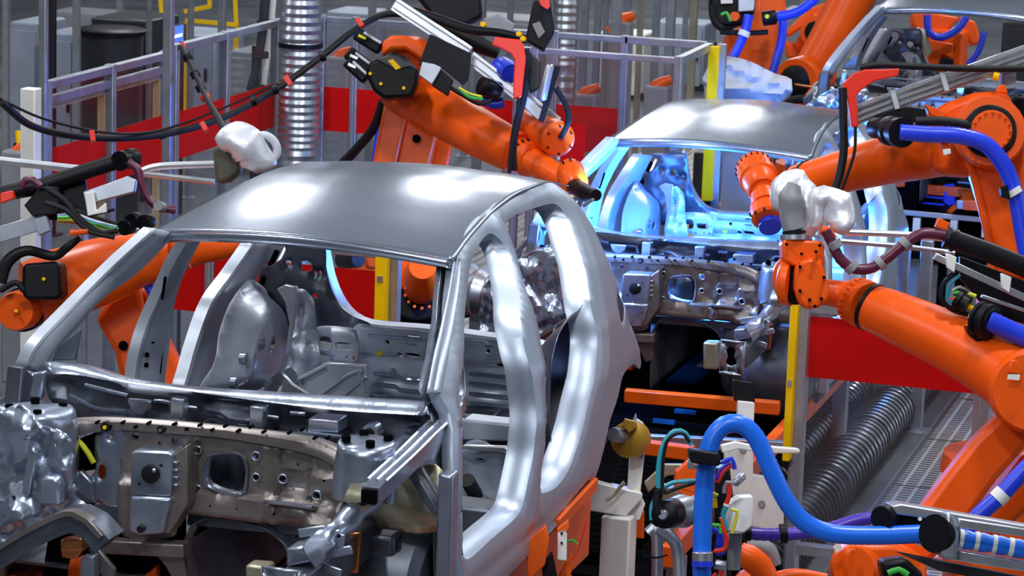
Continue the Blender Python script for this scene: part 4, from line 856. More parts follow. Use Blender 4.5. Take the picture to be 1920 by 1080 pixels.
for a, b, w in (((668, 62), (715, 92), 26), ((652, 98), (700, 135), 26), ((650, 115), (688, 150), 22)):
    k = barp('axis_motor', a, b, w, 17.5, .13, 'black', r1, bevel=.015); barp('motor_rib', ((a[0] * .7 + b[0] * .3), a[1] * .7 + b[1] * .3 - 10), (b[0], b[1] - 11), 6, 17.42, .02, 'alu', k)
    c_ = ((a[0] * .85 + b[0] * .15), (a[1] * .85 + b[1] * .15)); slab('motor_label', [(c_[0] - 2, c_[1] - 3), (c_[0] + 12, c_[1] + 4), (c_[0] + 10, c_[1] + 8), (c_[0] - 4, c_[1] + 2)], 17.42, .01, 'yellowc' if a[0] > 660 else 'alu_bright', k, 0)
for L in ([(740, 8), (880, 100)], [(882, 108), (1045, 232)]):
    b = barp('cable_rail', L[0], L[1], 26, 16.9, .12, 'alu_bright', r1, bevel=.003)
    for s in (-6, 6): barp('rail_groove', (L[0][0] - s * .5, L[0][1] + s), (L[1][0] - s * .5, L[1][1] + s), 2.2, 16.81, .01, 'grey', b, bevel=0)
slab('cover_plate', [(806, 64), (812, 66), (884, 100), (878, 150), (868, 160), (832, 130), (785, 122)], 16.7, .03, 'black', r1, .003)
slab('valve_box', [(792, 116), (815, 120), (828, 127), (810, 158), (785, 140)], 16.6, .08, 'alu', r1, .003)
slab('valve_block', [(812, 130), (830, 132), (850, 150), (840, 180), (810, 160)], 16.65, .08, 'black', r1)
tubep('cable', [(838, 160), (870, 180), (900, 195), (922, 188)], 4, 16.7, 'black', r1, 8)
tubep('green_cable', [(862, 168), (880, 182), (905, 186)], 3, 16.65, 'green', r1, 8); tubep('yellow_cable', [(860, 164), (880, 175), (903, 181)], 2, 16.62, 'yellowc', r1, 8)
hose('blue_hose', [(905, 185), (925, 195), (945, 192)], 10, 16.9, 'blue', r1); discp('hose_coupling', (900, 160, 16.8), (935, 172, 16.85), 18, 'black', r1)
discp('blue_cap', (935, 122, 17.0), (958, 138, 16.8), 22, 'blue', r1, [(0, .4), (.2, .9), (.6, 1), (1, .8)])
tubep('hose_bundle', [(775, 20), (820, 35), (880, 55), (940, 62), (990, 75)], [8, 9, 9, 8, 8], 17.0, 'black', r1, 12)
tubep('hose_bundle', [(790, 35), (850, 60), (900, 85), (935, 100)], [14, 18, 16, 12], 17.3, 'black', r1, 12)
slab('tool_changer', [(770, -20), (900, -20), (905, 30), (870, 50), (810, 30)], 17.6, .2, 'black', r1, .02)
discp('rear_housing', (835, 10, 18.0), (840, 40, 18.2), 42, 'orange', r1)
slab('gear_case', [(905, 35), (935, 25), (965, 45), (960, 70), (915, 60)], 17.5, .15, 'grey', r1, .01)
slab('clamp_body', [(1000, 0), (1032, 0), (1040, 60), (1020, 95), (985, 75)], 16.8, .15, 'black', r1, .01)
slab('clamp_label', [(998, 45), (1012, 40), (1022, 60), (1010, 72)], 16.78, .01, 'grey', r1, 0)
for p in ((972, 63), (980, 72), (905, 45)): discp('yellow_fitting', (p[0], p[1], 16.75), (p[0] + 3, p[1] + 2, 16.8), 5, 'yellow', r1)
slab('red_tag', [(1010, 0), (1030, 0), (1032, 12), (1026, 18), (1014, 10)], 16.7, .02, 'redplastic', r1)
slab('hose_guide', [(922, 84), (928, 69), (945, 71), (975, 74), (983, 88), (986, 110), (978, 182), (963, 186), (962, 160), (965, 112), (958, 100), (935, 88)], 16.55, .06, 'redplastic', r1, .006)
tubep('black_hose', [(985, 92), (990, 125), (982, 180), (968, 235), (962, 280), (964, 320)], 7.5, 16.6, 'rubber', r1, 10); tubep('black_hose', [(972, 185), (970, 230), (958, 280), (955, 325)], 4, 16.55, 'rubber', r1, 10)
tubep('black_hose', [(1042, 165), (1060, 195), (1066, 225), (1050, 260)], 6, 16.7, 'rubber', r1, 10)
barp('tool_plate', (1045, 125), (1015, 228), 12, 16.6, .12, 'black', r1); barp('tool_cylinder', (1032, 120), (1015, 190), 17, 16.55, .1, 'alu', r1, bevel=.02)
slab('tool_body', [(990, 92), (1015, 115), (1012, 165), (995, 175), (985, 150)], 16.75, .12, 'darkcab', r1, .01)
slab('end_plate', [(985, 178), (1018, 205), (1010, 226), (982, 200)], 16.6, .03, 'alu', r1, .003)
tubep('feed_cable', [(0, 190, 14.5), (60, 236, 14.9), (150, 256, 15.3), (250, 258, 15.7), (340, 245, 16), (430, 215, 16.3), (520, 166, 16.6), (600, 108, 16.9), (660, 60, 17.1), (720, 28, 17.2), (790, 30, 17.2)], 6.5, 16, 'rubber', r1, 12)
tubep('thin_cable', [(0, 186, 14.5), (80, 222, 14.9), (180, 246, 15.3), (260, 250, 15.7), (330, 236, 16), (420, 202, 16.3), (520, 157, 16.6)], 2.5, 15.8, 'rubber', r1, 8)
for a, b in (((172, 246), (175, 266)), ((378, 230), (388, 246)), ((535, 144), (546, 160)), ((670, 36), (680, 50))): barp('red_clip', a, b, 10, 15.2 if a[0] < 200 else (16.0 if a[0] < 400 else 16.5), .11, 'redplastic', r1)
for a in ((302, 252), (475, 190), (515, 168), (604, 106)): discp('cable_clamp', (a[0] - 4, a[1] + 1, 16.1), (a[0] + 6, a[1] - 2, 16.1), 10, 'black', r1)
tubep('hanging_hose', [(718, 190, 17.9), (700, 240, 18), (668, 280, 18.1), (640, 310, 18.2)], [8, 9, 9, 10], 18, 'rubber', r1, 10)
hose('blue_hose', [(718, 215), (708, 260), (700, 330)], 6, 18.0, 'blue', r1)

# --- robot at the left edge
r2 = robot('orange robot at the left, seen through the nearest windscreen frame, carrying cable bundles', 290, 800, 13.6); pedestal(r2, .8, .25)
tubep('upper_arm', [(45, 545, 13.0), (110, 535, 13.05), (190, 508, 13.1), (290, 480, 13.2), (385, 462, 13.3)], [52, 68, 62, 46, 30], 13.1, 'orange', r2, 32, .05)
discp('wrist_collar', (325, 470, 13.2), (352, 465, 13.2), 40, 'orange', r2); bolts('bolt_ring', (330, 469, 13.1), (334, 468, 13.1), 36, 14, 2, 'copper', r2)
tubep('wrist_tube', [(352, 466, 13.25), (400, 462, 13.3), (440, 458, 13.4), (472, 460, 13.5)], [32, 28, 22, 16], 13.3, 'orange', r2, 20, .05)
slab('lower_arm', [(178, 600), (200, 560), (262, 530), (280, 640), (300, 760), (235, 760), (214, 660)], 13.35, .16, 'orange', r2, .03)
slab('lower_arm_web', [(260, 535), (285, 550), (296, 600), (352, 720), (370, 760), (298, 760), (280, 650)], 13.4, .2, 'orange', r2, .03)
discp('arm_hole', (231, 648, 13.32), (231, 648, 13.4), 9, 'void', r2)
slab('lower_column', [(230, 755), (375, 755), (360, 900), (250, 900)], 13.4, .3, 'orange', r2, .04)
discp('joint_cap', (28, 584, 12.8), (60, 575, 13.1), 38, 'orange', r2, [(0, .9), (.1, 1), (.5, 1), (.55, 1.05), (1, 1.05)])
discp('joint_seal', (40, 581, 12.95), (48, 579, 13.0), 42, 'black', r2)
k = slab('drive_motor', [(42, 498), (50, 494), (100, 490), (112, 495), (116, 555), (105, 562), (48, 562), (40, 550)], 12.7, .2, 'black', r2, .015)
discp('motor_cap', (82, 523, 12.68), (82, 523, 12.72), 3.5, 'yellow', k); discp('motor_cap', (30, 583, 12.75), (30, 583, 12.8), 3.5, 'yellow', r2)
tubep('motor_cable', [(0, 530), (15, 490), (50, 470), (100, 480), (125, 465), (150, 445)], [12, 12, 10, 9, 8, 6], 12.75, 'rubber', r2, 10)
tubep('motor_cable', [(0, 545), (30, 530), (45, 545)], 6, 12.7, 'rubber', r2, 10)
tubep('carrier_tube', [(-40, 372), (75, 350), (160, 322), (228, 300)], 15, 12.7, 'black', r2, 20, None); discp('tube_end', (224, 302, 12.65), (250, 296, 12.75), 19, 'black', r2, [(0, 1), (.2, 1), (.3, .8), (.6, .8), (.65, 1), (1, 1)])
slab('carrier_plate', [(70, 360), (160, 330), (165, 400), (150, 420), (80, 410)], 12.75, .04, 'black', r2)
hose('maroon_hose', [(240, 303), (258, 318), (265, 345), (280, 375), (300, 388), (330, 394)], 8, 12.65, 'maroon', r2)
hose('maroon_hose', [(40, 352), (48, 338), (62, 338), (76, 350)], 7, 12.6, 'maroon', r2); discp('hose_clip', (296, 386, 12.6), (306, 390, 12.65), 10, 'grey', r2)
slab('red_guide', [(0, 362), (22, 357), (26, 372), (0, 382)], 12.5, .06, 'redplastic', r2)
slab('clear_cover', [(155, 360), (240, 330), (255, 338), (252, 360), (175, 380), (165, 403)], 12.5, .06, 'alu', r2); slab('cover_bracket', [(158, 362), (175, 358), (180, 395), (198, 380), (200, 398), (164, 405)], 12.45, .03, 'white', r2)
barp('guide_bar', (165, 405), (215, 393), 6, 12.5, .03, 'black', r2)
barp('cable_rail', (-30, 448), (92, 412), 30, 12.75, .1, 'alu', r2); slab('junction_box', [(63, 412), (85, 405), (94, 432), (72, 442)], 12.55, .06, 'greyblue', r2, .004)
slab('valve_block', [(45, 385), (75, 350), (110, 350), (110, 400), (60, 405)], 12.65, .1, 'black', r2)
for i, (m, dy) in enumerate((('green', 0), ('yellowc', 6), ('bluebright', -2), ('white', -6), ('orange2', 9), ('black', 3), ('black', -10))):
    tubep('cable', [(108, 408 + dy * .6), (140, 408 + dy), (175, 420 + dy), (222, 430 + dy * .5)], 3.2 if i < 5 else 7, 12.6 + .02 * i, m, r2, 8)
tubep('black_cable', [(85, 352), (120, 375), (150, 410), (185, 435), (220, 432)], 6, 12.55, 'rubber', r2, 8); tubep('black_cable', [(85, 380), (125, 395), (165, 432), (215, 445)], 5, 12.5, 'rubber', r2, 8)
for c in ((245, 415), (268, 418), (232, 427)): discp('cable_clamp', (c[0], c[1], 12.6), (c[0] + 12, c[1] - 3, 12.65), 15, 'black', r2)
tubep('orange_plug', [(132, 437), (165, 433)], 6, 12.5, 'orange', r2, 10, None)
tubep('support_rail', [(-30, 298, 13.2), (170, 320, 13.2)], 8, 13.2, 'alu_bright', r2, 10, None); 
tubep('support_rail', [(262, 322, 13.4), (300, 312, 13.4), (402, 308, 13.4)], 7, 13.4, 'alu_bright', r2, 10); tubep('support_rail', [(270, 326, 13.4), (402, 341, 13.4)], 6, 13.4, 'alu_bright', r2, 10, None)
hose('blue_hose', [(268, 520), (283, 545), (292, 570)], 9, 13.2, 'blue', r2)
slab('sleeve', [(398, 278), (412, 268), (436, 284), (449, 290), (452, 322), (430, 340), (404, 345)], 13.3, .12, 'khaki', r2, .03)
mb = MB().tube(PP_([(412, 275), (440, 262), (465, 272), (480, 300), (470, 322)], 13.25), [.035, .07, .08, .07, .04], 20, .015); mb.crumple(.035, 9, 2); obj('fabric_cover', mb, 'foil', r2, sharp=70)
tubep('white_pipe', [(470, 258), (498, 254), (516, 268), (519, 288), (505, 305), (487, 318)], 8, 13.3, 'sheet', r2, 14)

# --- robot over the second shell, arm from the right edge
r3 = robot('orange robot at the right edge, forearm stretching left above the foil covered gripper', 1890, 800, 14.6); pedestal(r3, .9, .26)
tubep('upper_arm', [(1510, 341, 15.6), (1580, 322, 15.5), (1660, 300, 15.4), (1740, 280, 15.2), (1840, 258, 15.1)], [36, 40, 46, 54, 60], 15.3, 'orange', r3, 36, .05)
discp('arm_seal', (1516, 339, 15.6), (1522, 337, 15.58), 38, 'black', r3); discp('arm_collar', (1488, 348, 15.68), (1516, 340, 15.6), 37, 'orange', r3, [(0, .7), (.15, .9), (.3, .9), (.35, 1), (1, 1)])
bolts('bolt_ring', (1494, 346, 15.55), (1500, 345, 15.55), 33, 16, 2, 'copper', r3)
tubep('wrist_neck', [(1490, 350, 15.7), (1455, 362, 15.8), (1430, 365, 15.8)], [26, 18, 14], 15.75, 'orange', r3, 18)
discp('wrist_head', (1414, 312, 15.8), (1430, 356, 15.6), 36, 'orange', r3, [(0, .85), (.03, .96), (.2, 1), (.55, 1.02), (.6, .9), (.9, .85), (1, .7)])
bolts('bolt_ring', (1415, 318, 15.72), (1417, 322, 15.7), 36, 20, 1.6, 'black', r3)
discp('wrist_neck_ring', (1428, 350, 15.65), (1436, 384, 15.55), 26, 'orange', r3, [(0, 1), (.3, 1), (.35, .9), (.6, .9), (.65, 1), (1, 1)])
discp('flange', (1434, 378, 15.6), (1440, 412, 15.5), 31, 'orange', r3, [(0, .7), (.25, .95), (.5, 1), (.9, 1), (1, .85)]); bolts('bolt_ring', (1435, 392, 15.5), (1437, 397, 15.5), 31, 10, 2, 'black', r3)
discp('tool_coupling', (1441, 410, 15.55), (1445, 426, 15.5), 22, 'blue', r3)
discp('elbow_housing', (1857, 245, 14.75), (1845, 262, 15.3), 68, 'orange', r3, [(0, .72), (0, .95), (.1, 1), (1, 1)])
discp('elbow_recess', (1856, 246, 14.73), (1855, 248, 14.85), 50, 'black', r3); discp('elbow_gear', (1860, 245, 14.69), (1857, 247, 14.8), 41, 'orange', r3, [(0, .5), (0, .9), (.5, 1), (1, 1)])
bolts('bolt_ring', (1860, 244, 14.68), (1859, 245, 14.71), 34, 16, 2.4, 'orange2', r3)
slab('elbow_body', [(1740, 215), (1780, 190), (1830, 172), (1890, 168), (1905, 200), (1920, 260), (1925, 330), (1890, 320), (1820, 330), (1750, 325)], 15.0, .3, 'orange', r3, .04)
slab('lower_arm', [(1802, 275), (1825, 325), (1843, 385), (1858, 450), (1866, 520), (1990, 520), (1970, 400), (1940, 300), (1915, 230), (1880, 290)], 14.95, .22, 'orange', r3, .03)
tubep('lower_arm_edge', [(1800, 272), (1822, 320), (1838, 380), (1853, 450), (1860, 510)], 7, 14.95, 'orange', r3, 10)
slab('lower_column', [(1850, 510), (2000, 510), (2010, 760), (1840, 760)], 15.0, .35, 'orange', r3, .04)
hose('blue_hose', [(1686, 248), (1740, 252), (1800, 255), (1850, 272), (1885, 315), (1905, 370), (1918, 440), (1930, 500)], 15.5, 14.6, 'blue', r3, 18, .035)
tubep('black_hose', [(1716, 228), (1770, 228), (1830, 240), (1868, 275)], 9, 14.75, 'rubber', r3, 12)
discp('hose_clamp', (1668, 245, 14.75), (1692, 249, 14.6), 28, 'black', r3, [(0, .7), (0, 1), (.3, 1), (.35, .85), (.6, .85), (.65, 1), (1, 1)]); discp('hose_clamp', (1640, 240, 14.9), (1660, 240, 14.8), 20, 'black', r3)
tubep('band', [(1896, 356), (1902, 366)], 17.5, 14.58, 'white', r3, 16, None); slab('band_bracket', [(1876, 352), (1890, 345), (1895, 375), (1878, 368)], 14.5, .06, 'black', r3)
for L, w in (([(1600, 218), (1700, 180)], 36), ([(1700, 180), (1935, 98)], 36)):
    b = barp('cable_rail', L[0], L[1], w, 15.1, .1, 'alu_bright', r3)
    for s in (-10, 0, 10): barp('rail_groove', (L[0][0] + s * .35, L[0][1] + s), (L[1][0] + s * .35, L[1][1] + s), 3, 15.02, .02, 'grey', b, bevel=0)
for c in ((1677, 187), (1770, 153)):
    b = barp('rail_clamp', (c[0] - 4, c[1] - 18), (c[0] + 6, c[1] + 18), 11, 15.0, .03, 'alu', r3); 
slab('hose_guide', [(1597, 238), (1610, 238), (1608, 205), (1606, 180), (1616, 168), (1640, 152), (1684, 142), (1687, 128), (1660, 130), (1622, 130), (1600, 138), (1582, 155), (1580, 172), (1588, 180)], 14.9, .06, 'redplastic', r3, .006)
tubep('feed_hose', [(1612, 127), (1650, 122), (1720, 125), (1830, 129), (1940, 128)], 6.5, 14.95, 'rubber', r3, 10)
tubep('black_hose', [(1580, 165), (1581, 220), (1582, 280), (1574, 330), (1560, 368)], 8, 14.9, 'rubber', r3, 10); tubep('black_hose', [(1604, 238), (1602, 285), (1588, 330), (1572, 372)], 3, 14.85, 'rubber', r3, 8)
slab('valve_block', [(1640, 215), (1700, 200), (1735, 205), (1740, 225), (1650, 240)], 15.0, .1, 'black', r3); slab('bracket', [(1735, 195), (1758, 205), (1780, 215), (1765, 222), (1745, 215)], 14.9, .04, 'orange', r3); slab('tag_plate', [(1768, 280), (1782, 278), (1784, 288), (1770, 292)], 14.6, .02, 'white', r3); slab('bracket', [(1763, 268), (1778, 266), (1780, 282), (1768, 284)], 14.62, .05, 'orange', r3)
slab('elbow_bracket', [(1868, 172), (1874, 160), (1884, 158), (1890, 175)], 14.9, .05, 'orange', r3); slab('valve_box', [(1878, 130), (1905, 130), (1906, 165), (1880, 168)], 15.1, .08, 'greyblue', r3); tubep('yellow_tape', [(1862, 142), (1872, 144)], 8, 14.95, 'yellow', r3, 10, None)
slab('motor', [(1895, 180), (1940, 178), (1940, 280), (1905, 270)], 15.4, .2, 'black', r3, .02)

# --- robot at lower right holding the foil covered gripper
r4 = robot('orange robot at lower right, forearm rising left to a foil covered gripper', 1700, 1110, 12.6)
tubep('upper_arm', [(1634, 576, 12.9), (1700, 604, 12.8), (1780, 640, 12.7), (1850, 678, 12.6), (1910, 715, 12.5)], [45, 50, 55, 60, 66], 12.7, 'orange', r4, 40, .05)
discp('arm_seal', (1630, 574, 12.9), (1636, 577, 12.89), 46.5, 'black', r4); discp('arm_collar', (1598, 560, 13.0), (1630, 574, 12.9), 45, 'orange', r4, [(0, .75), (.15, .95), (.45, .95), (.5, 1), (1, 1)])
bolts('bolt_ring', (1604, 562, 12.96), (1609, 565, 12.95), 42, 22, 2.2, 'orange2', r4)
tubep('wrist_neck', [(1545, 548, 13.0), (1575, 552, 13.0), (1605, 563, 12.97)], [24, 26, 38], 13.0, 'orange', r4, 24)
mb = MB(); off = (W(960, 540, 2) - W(960, 540, 1)) * .16
slab('wrist_fork', [(1492, 500), (1500, 490), (1520, 484), (1540, 490), (1546, 505), (1557, 545), (1552, 566), (1534, 578), (1512, 580), (1498, 566), (1490, 540)], 12.75, .10, 'orange', r4, .02)
discp('wrist_disc', (1465, 528, 12.9), (1486, 530, 12.88), 44, 'orange', r4, [(0, .8), (.2, .97), (.5, 1), (1, 1)]); discp('wrist_seal', (1486, 530, 12.9), (1496, 531, 12.88), 41, 'black', r4)
slab('wrist_fork', [(1452, 500), (1470, 478), (1490, 470), (1500, 500), (1496, 560), (1480, 570), (1458, 556), (1450, 530)], 12.9, .09, 'orange', r4, .03)
slab('tool_mount', [(1466, 455), (1472, 448), (1540, 452), (1546, 462), (1545, 500), (1520, 492), (1490, 500), (1468, 487)], 12.8, .16, 'orange', r4, .015)
for p in ((1475, 458), (1503, 476), (1530, 472), (1537, 460), (1500, 500), (1545, 520), (1500, 545), (1518, 562), (1540, 560), (1528, 574)): discp('bolt', (p[0], p[1], 12.7), (p[0], p[1], 12.78), 3, 'void', r4)
discp('tool_flange', (1490, 450, 12.85), (1490, 440, 12.85), 28, 'alu', r4); discp('tool_seal', (1490, 441, 12.85), (1488, 430, 12.85), 22, 'black', r4)
mb = MB().tube(PP_([(1488, 432), (1486, 400), (1482, 370), (1488, 345)], 12.85), [.048, .05, .055, .03], 20, .015); mb.crumple(.012, 12); obj('grey_sleeve', mb, 'grey', r4, sharp=70)
mb = MB().tube(PP_([(1465, 395), (1466, 360), (1486, 344), (1506, 362), (1518, 395), (1518, 430), (1512, 448)], 12.95), [.03, .05, .055, .055, .055, .045, .03], 20, .015); mb.crumple(.03, 10, 3); obj('foil_cover', mb, 'foil', r4, sharp=75)
mb = MB().tube(PP_([(1528, 430), (1535, 385), (1550, 370), (1570, 388), (1578, 415), (1572, 438)], 12.9), [.035, .045, .055, .065, .06, .03], 20, .015); mb.crumple(.03, 10, 5); obj('foil_cover', mb, 'foil', r4, sharp=75)
hose('orange_sleeve', [(1540, 430), (1552, 436), (1562, 450)], 10, 12.85, 'orange', r4)
hose('maroon_hose', [(1548, 432), (1560, 455), (1575, 485), (1600, 503), (1632, 503), (1662, 485), (1695, 458), (1730, 438), (1775, 442)], 10, 12.8, 'maroon', r4, 14, .03)
for a, b in (((1562, 452), (1570, 466)), ((1592, 496), (1602, 506)), ((1645, 498), (1655, 490)), ((1692, 462), (1702, 452))): discp('hose_clip', (*a, 12.8), (*b, 12.8), 13.5, 'grey', r4)
tubep('carrier_tube', [(1782, 448), (1850, 472), (1950, 512)], 19, 12.75, 'black', r4, 24, None); discp('tube_end', (1772, 445, 12.75), (1792, 452, 12.75), 22, 'black', r4, [(0, .9), (.3, 1), (.4, .8), (.6, .8), (.7, 1), (1, 1)])
slab('carrier_plate', [(1800, 480), (1930, 530), (1930, 610), (1860, 590), (1800, 520)], 12.85, .05, 'black', r4)
barp('clear_guide', (1752, 480), (1930, 562), 13, 12.6, .05, 'alu_bright', r4); barp('clear_guide', (1840, 555), (1930, 585), 7, 12.6, .03, 'alu', r4)
for c in ((1782, 492), (1885, 530)): slab('guide_clamp', [(c[0] - 8, c[1] - 18), (c[0] + 12, c[1] - 10), (c[0] + 8, c[1] + 20), (c[0] - 6, c[1] + 10)], 12.55, .03, 'white', r4)
tubep('support_rail', [(1575, 435, 13.0), (1700, 440, 13.0), (1775, 448, 13.0)], 6, 13, 'alu_bright', r4, 10); tubep('support_rail', [(1575, 452, 13.05), (1690, 462, 13.05), (1790, 475, 13.05)], 5, 13, 'alu', r4, 10)
slab('orange_bracket', [(1754, 425), (1760, 408), (1782, 418), (1776, 432)], 12.8, .05, 'orange', r4)
for i, (m, L) in enumerate((('black', [(1800, 505), (1770, 530), (1766, 560), (1785, 580), (1815, 590)]), ('teal', [(1800, 515), (1780, 535), (1778, 560), (1800, 575)]), ('yellowc', [(1790, 560), (1810, 550), (1830, 555)]), ('green', [(1785, 550), (1805, 548), (1825, 560)]), ('alu', [(1785, 545), (1800, 538), (1815, 550)]), ('redplastic', [(1780, 560), (1800, 568)]), ('yellow', [(1808, 570), (1830, 582)]))):
    tubep('cable', L, 5 if i in (0, 6) else 3.5, 12.6, m, r4, 8)
discp('hose_clamp', (1795, 560, 12.6), (1815, 572, 12.58), 22, 'black', r4, [(0, .8), (0, 1), (.4, 1), (.5, .8), (1, .8)])
discp('hose_clamp', (1835, 597, 12.5), (1862, 606, 12.45), 34, 'black', r4, [(0, .75), (0, 1), (.2, 1), (.25, .88), (.5, .88), (.55, 1), (.8, 1), (.85, .8), (1, .8)])
hose('blue_hose', [(1852, 600), (1890, 618), (1945, 645)], 19, 12.45, 'blue', r4, 18, .03)
slab('clamp_foot', [(1812, 610), (1850, 625), (1870, 640), (1830, 640), (1815, 625)], 12.5, .08, 'black', r4)
slab('elbow_bracket', [(1888, 700), (1895, 675), (1905, 672), (1920, 690), (1920, 705)], 12.3, .08, 'orange', r4, .01); slab('tag_plate', [(1891, 702), (1913, 702), (1911, 713), (1889, 711)], 12.25, .01, 'white', r4, 0)
discp('elbow_housing', (1935, 735, 12.3), (1925, 725, 12.7), 80, 'orange', r4, [(0, .9), (.1, 1), (1, 1)])
slab('lower_arm', [(1886, 768), (1830, 822), (1780, 885), (1735, 945), (1690, 1010), (1700, 1060), (1740, 1060), (1800, 1000), (1870, 900), (1960, 800), (1950, 740)], 12.55, .16, 'orange', r4, .03)
slab('lower_arm_web', [(1920, 850), (1960, 850), (1960, 930), (1880, 1000), (1820, 1060), (1760, 1060), (1800, 1010)], 12.65, .18, 'orange', r4, .02)
hose('blue_hose', [(1960, 842), (1920, 882), (1875, 930), (1830, 972), (1790, 1030)], 16, 12.35, 'blue', r4, 18, .03); tubep('white_band', [(1868, 937), (1882, 923)], 17.2, 12.35, 'white', r4, 16, None)
discp('base_joint', (1600, 1065, 12.3), (1625, 1062, 12.5), 56, 'orange', r4, [(0, .7), (.2, .92), (.4, 1), (.8, 1), (.85, .9), (1, .9)])
slab('base_casting', [(1575, 1040), (1590, 1018), (1680, 1018), (1738, 1046), (1745, 1150), (1590, 1150)], 12.3, .35, 'orange', r4, .04); slab('tag_plate', [(1562, 1025), (1575, 1018), (1579, 1030), (1568, 1037)], 12.2, .01, 'white', r4, 0)
o = r4.location; zt = W(1660, 1130, 12.5).z; obj('pedestal', MB().lathe((o.x, o.y, 0), (o.x, o.y, zt), [(0, .34), (.08, .34), (.1, .25), (.8, .22), (1, .30)]), 'orange', r4)
slab('motor', [(1650, 1052), (1700, 1046), (1735, 1080), (1700, 1100), (1660, 1100)], 12.0, .15, 'black', r4, .02); tubep('green_hose', [(1665, 1075), (1685, 1068), (1702, 1078)], 6, 11.95, 'green', r4, 8)

# --- robots in the background
r5 = robot('dark orange robot column at top, with black tool and violet-blue hoses, above the white cover', 1420, 250, 21.0)
slab('lower_arm', [(1420, -40), (1468, -40), (1478, 40), (1462, 90), (1444, 145), (1400, 128), (1358, 112), (1362, 60), (1415, 40)], 21.0, .3, 'orange', r5, .03)
slab('column', [(1360, 110), (1445, 140), (1440, 330), (1370, 330)], 21.1, .35, 'orange', r5, .03); obj('pedestal', MB().lathe((r5.location.x, r5.location.y, 0), (r5.location.x, r5.location.y, 1.0), [(0, .4), (.1, .4), (.12, .28), (1, .26)]), 'orange', r5)
slab('tool_body', [(1330, -30), (1412, -30), (1416, 20), (1405, 42), (1370, 52), (1345, 45), (1332, 20)], 20.6, .2, 'black', r5, .02); slab('tool_plate', [(1385, -10), (1416, -10), (1414, 20), (1384, 22)], 20.5, .03, 'alu', r5); slab('label_plate', [(1350, -8), (1373, -8), (1374, 6), (1352, 7)], 20.55, .01, 'white', r5, 0)
tubep('loop_cable', [(1335, 10), (1338, 35), (1352, 52), (1375, 55)], 7, 20.6, 'rubber', r5, 10); discp('orange_cap', (1377, 31, 20.4), (1380, 31, 20.6), 9, 'orange', r5); tubep('green_cable', [(1352, 28), (1362, 24), (1370, 40)], 3, 20.4, 'green', r5, 8)
hose('blue_hose', [(1548, -30), (1520, 5), (1490, 24), (1455, 32)], 9, 20.4, 'blue', r5); hose('blue_hose', [(1404, 28), (1398, 55), (1386, 85), (1372, 112)], 9, 20.4, 'blue', r5); tubep('white_band', [(1397, 58), (1393, 68)], 11, 20.38, 'white', r5, 14, None)
hose('blue_hose', [(1469, 20), (1466, 70), (1456, 110), (1446, 145)], 8, 20.8, 'blue', r5); discp('hose_clamp', (1430, 35, 20.4), (1455, 32, 20.4), 14, 'black', r5); discp('yellow_cap', (1438, 31, 20.25), (1439, 31, 20.3), 4, 'yellowc', r5); tubep('black_hose', [(1350, 60), (1400, 62), (1440, 60)], 5, 20.5, 'rubber', r5, 10)
r6 = robot('orange robot with a long sloping forearm and round joint, left of the farthest shell', 1520, 260, 22.5)
tubep('upper_arm', [(1612, -30), (1585, 20), (1555, 75), (1528, 122)], [42, 40, 38, 36], 22.4, 'orange', r6, 28, .06); discp('joint_housing', (1492, 152, 22.1), (1530, 140, 22.5), 44, 'orange', r6, [(0, .7), (0, .95), (.1, 1), (1, .95)]); discp('joint_recess', (1491, 152, 22.08), (1494, 151, 22.15), 30, 'black', r6)
slab('lower_arm', [(1500, 150), (1545, 140), (1540, 190), (1510, 330), (1470, 330), (1495, 200)], 22.6, .25, 'orange', r6, .03); tubep('copper_rod', [(1490, 158), (1535, 165)], 2, 21.9, 'copper', r6, 8, None)
tubep('black_hose', [(1545, 187), (1500, 186), (1475, 195), (1465, 230)], 8, 21.8, 'rubber', r6, 10); obj('pedestal', MB().lathe((r6.location.x, r6.location.y, 0), (r6.location.x, r6.location.y, 1.1), [(0, .4), (.1, .4), (.12, .28), (1, .26)]), 'orange', r6)
discp('balancer', (1540, 30, 23.2), (1500, 100, 23.4), 18, 'orange', r6); discp('counter_joint', (1530, 60, 23.0), (1540, 62, 23.2), 30, 'orange', r6, [(0, .5), (0, 1), (1, 1)]); discp('counter_recess', (1527, 60, 22.98), (1529, 60, 23.0), 20, 'black', r6); slab('rear_link', [(1470, 60), (1520, 15), (1560, 0), (1570, 20), (1500, 55), (1478, 70)], 23.2, .1, 'orange', r6, .02); slab('rear_link', [(1472, 75), (1490, 80), (1500, 110), (1475, 108)], 23.2, .1, 'orange', r6, .02)
r7 = robot('orange robot inside the farthest shell at the top right, with a blue hose loop', 1770, 200, 24.5)
slab('arm', [(1710, 25), (1740, 22), (1800, 32), (1775, 60), (1745, 70), (1712, 48)], 24.4, .2, 'orange', r7, .02); slab('gripper', [(1742, 74), (1788, 82), (1786, 110), (1765, 100), (1762, 125), (1740, 122)], 24.2, .15, 'orange', r7, .01); hose('blue_hose', [(1738, 28), (1742, 60), (1765, 70), (1795, 55), (1812, 32)], 7, 24.0, 'blue', r7); hose('blue_hose', [(1845, 60), (1835, 95), (1815, 122)], 6, 24.1, 'blue', r7)
slab('upper_body', [(1800, 30), (1830, 40), (1840, 80), (1822, 85), (1808, 60)], 24.5, .2, 'orange', r7, .02); discp('silver_sleeve', (1722, 60, 24.0), (1735, 100, 24.1), 14, 'tan', r7); obj('pedestal', MB().bar((r7.location.x, r7.location.y, 0), (r7.location.x, r7.location.y, 1.95), .3, .3), 'orange', r7, bevel=.03); slab('black_block', [(1765, 108), (1788, 110), (1788, 128), (1762, 126)], 24.1, .1, 'black', r7)
r8 = robot('orange robot foot with scalloped flange, seen through the nearest shell beside the yellow curtain', 785, 560, 16.6)
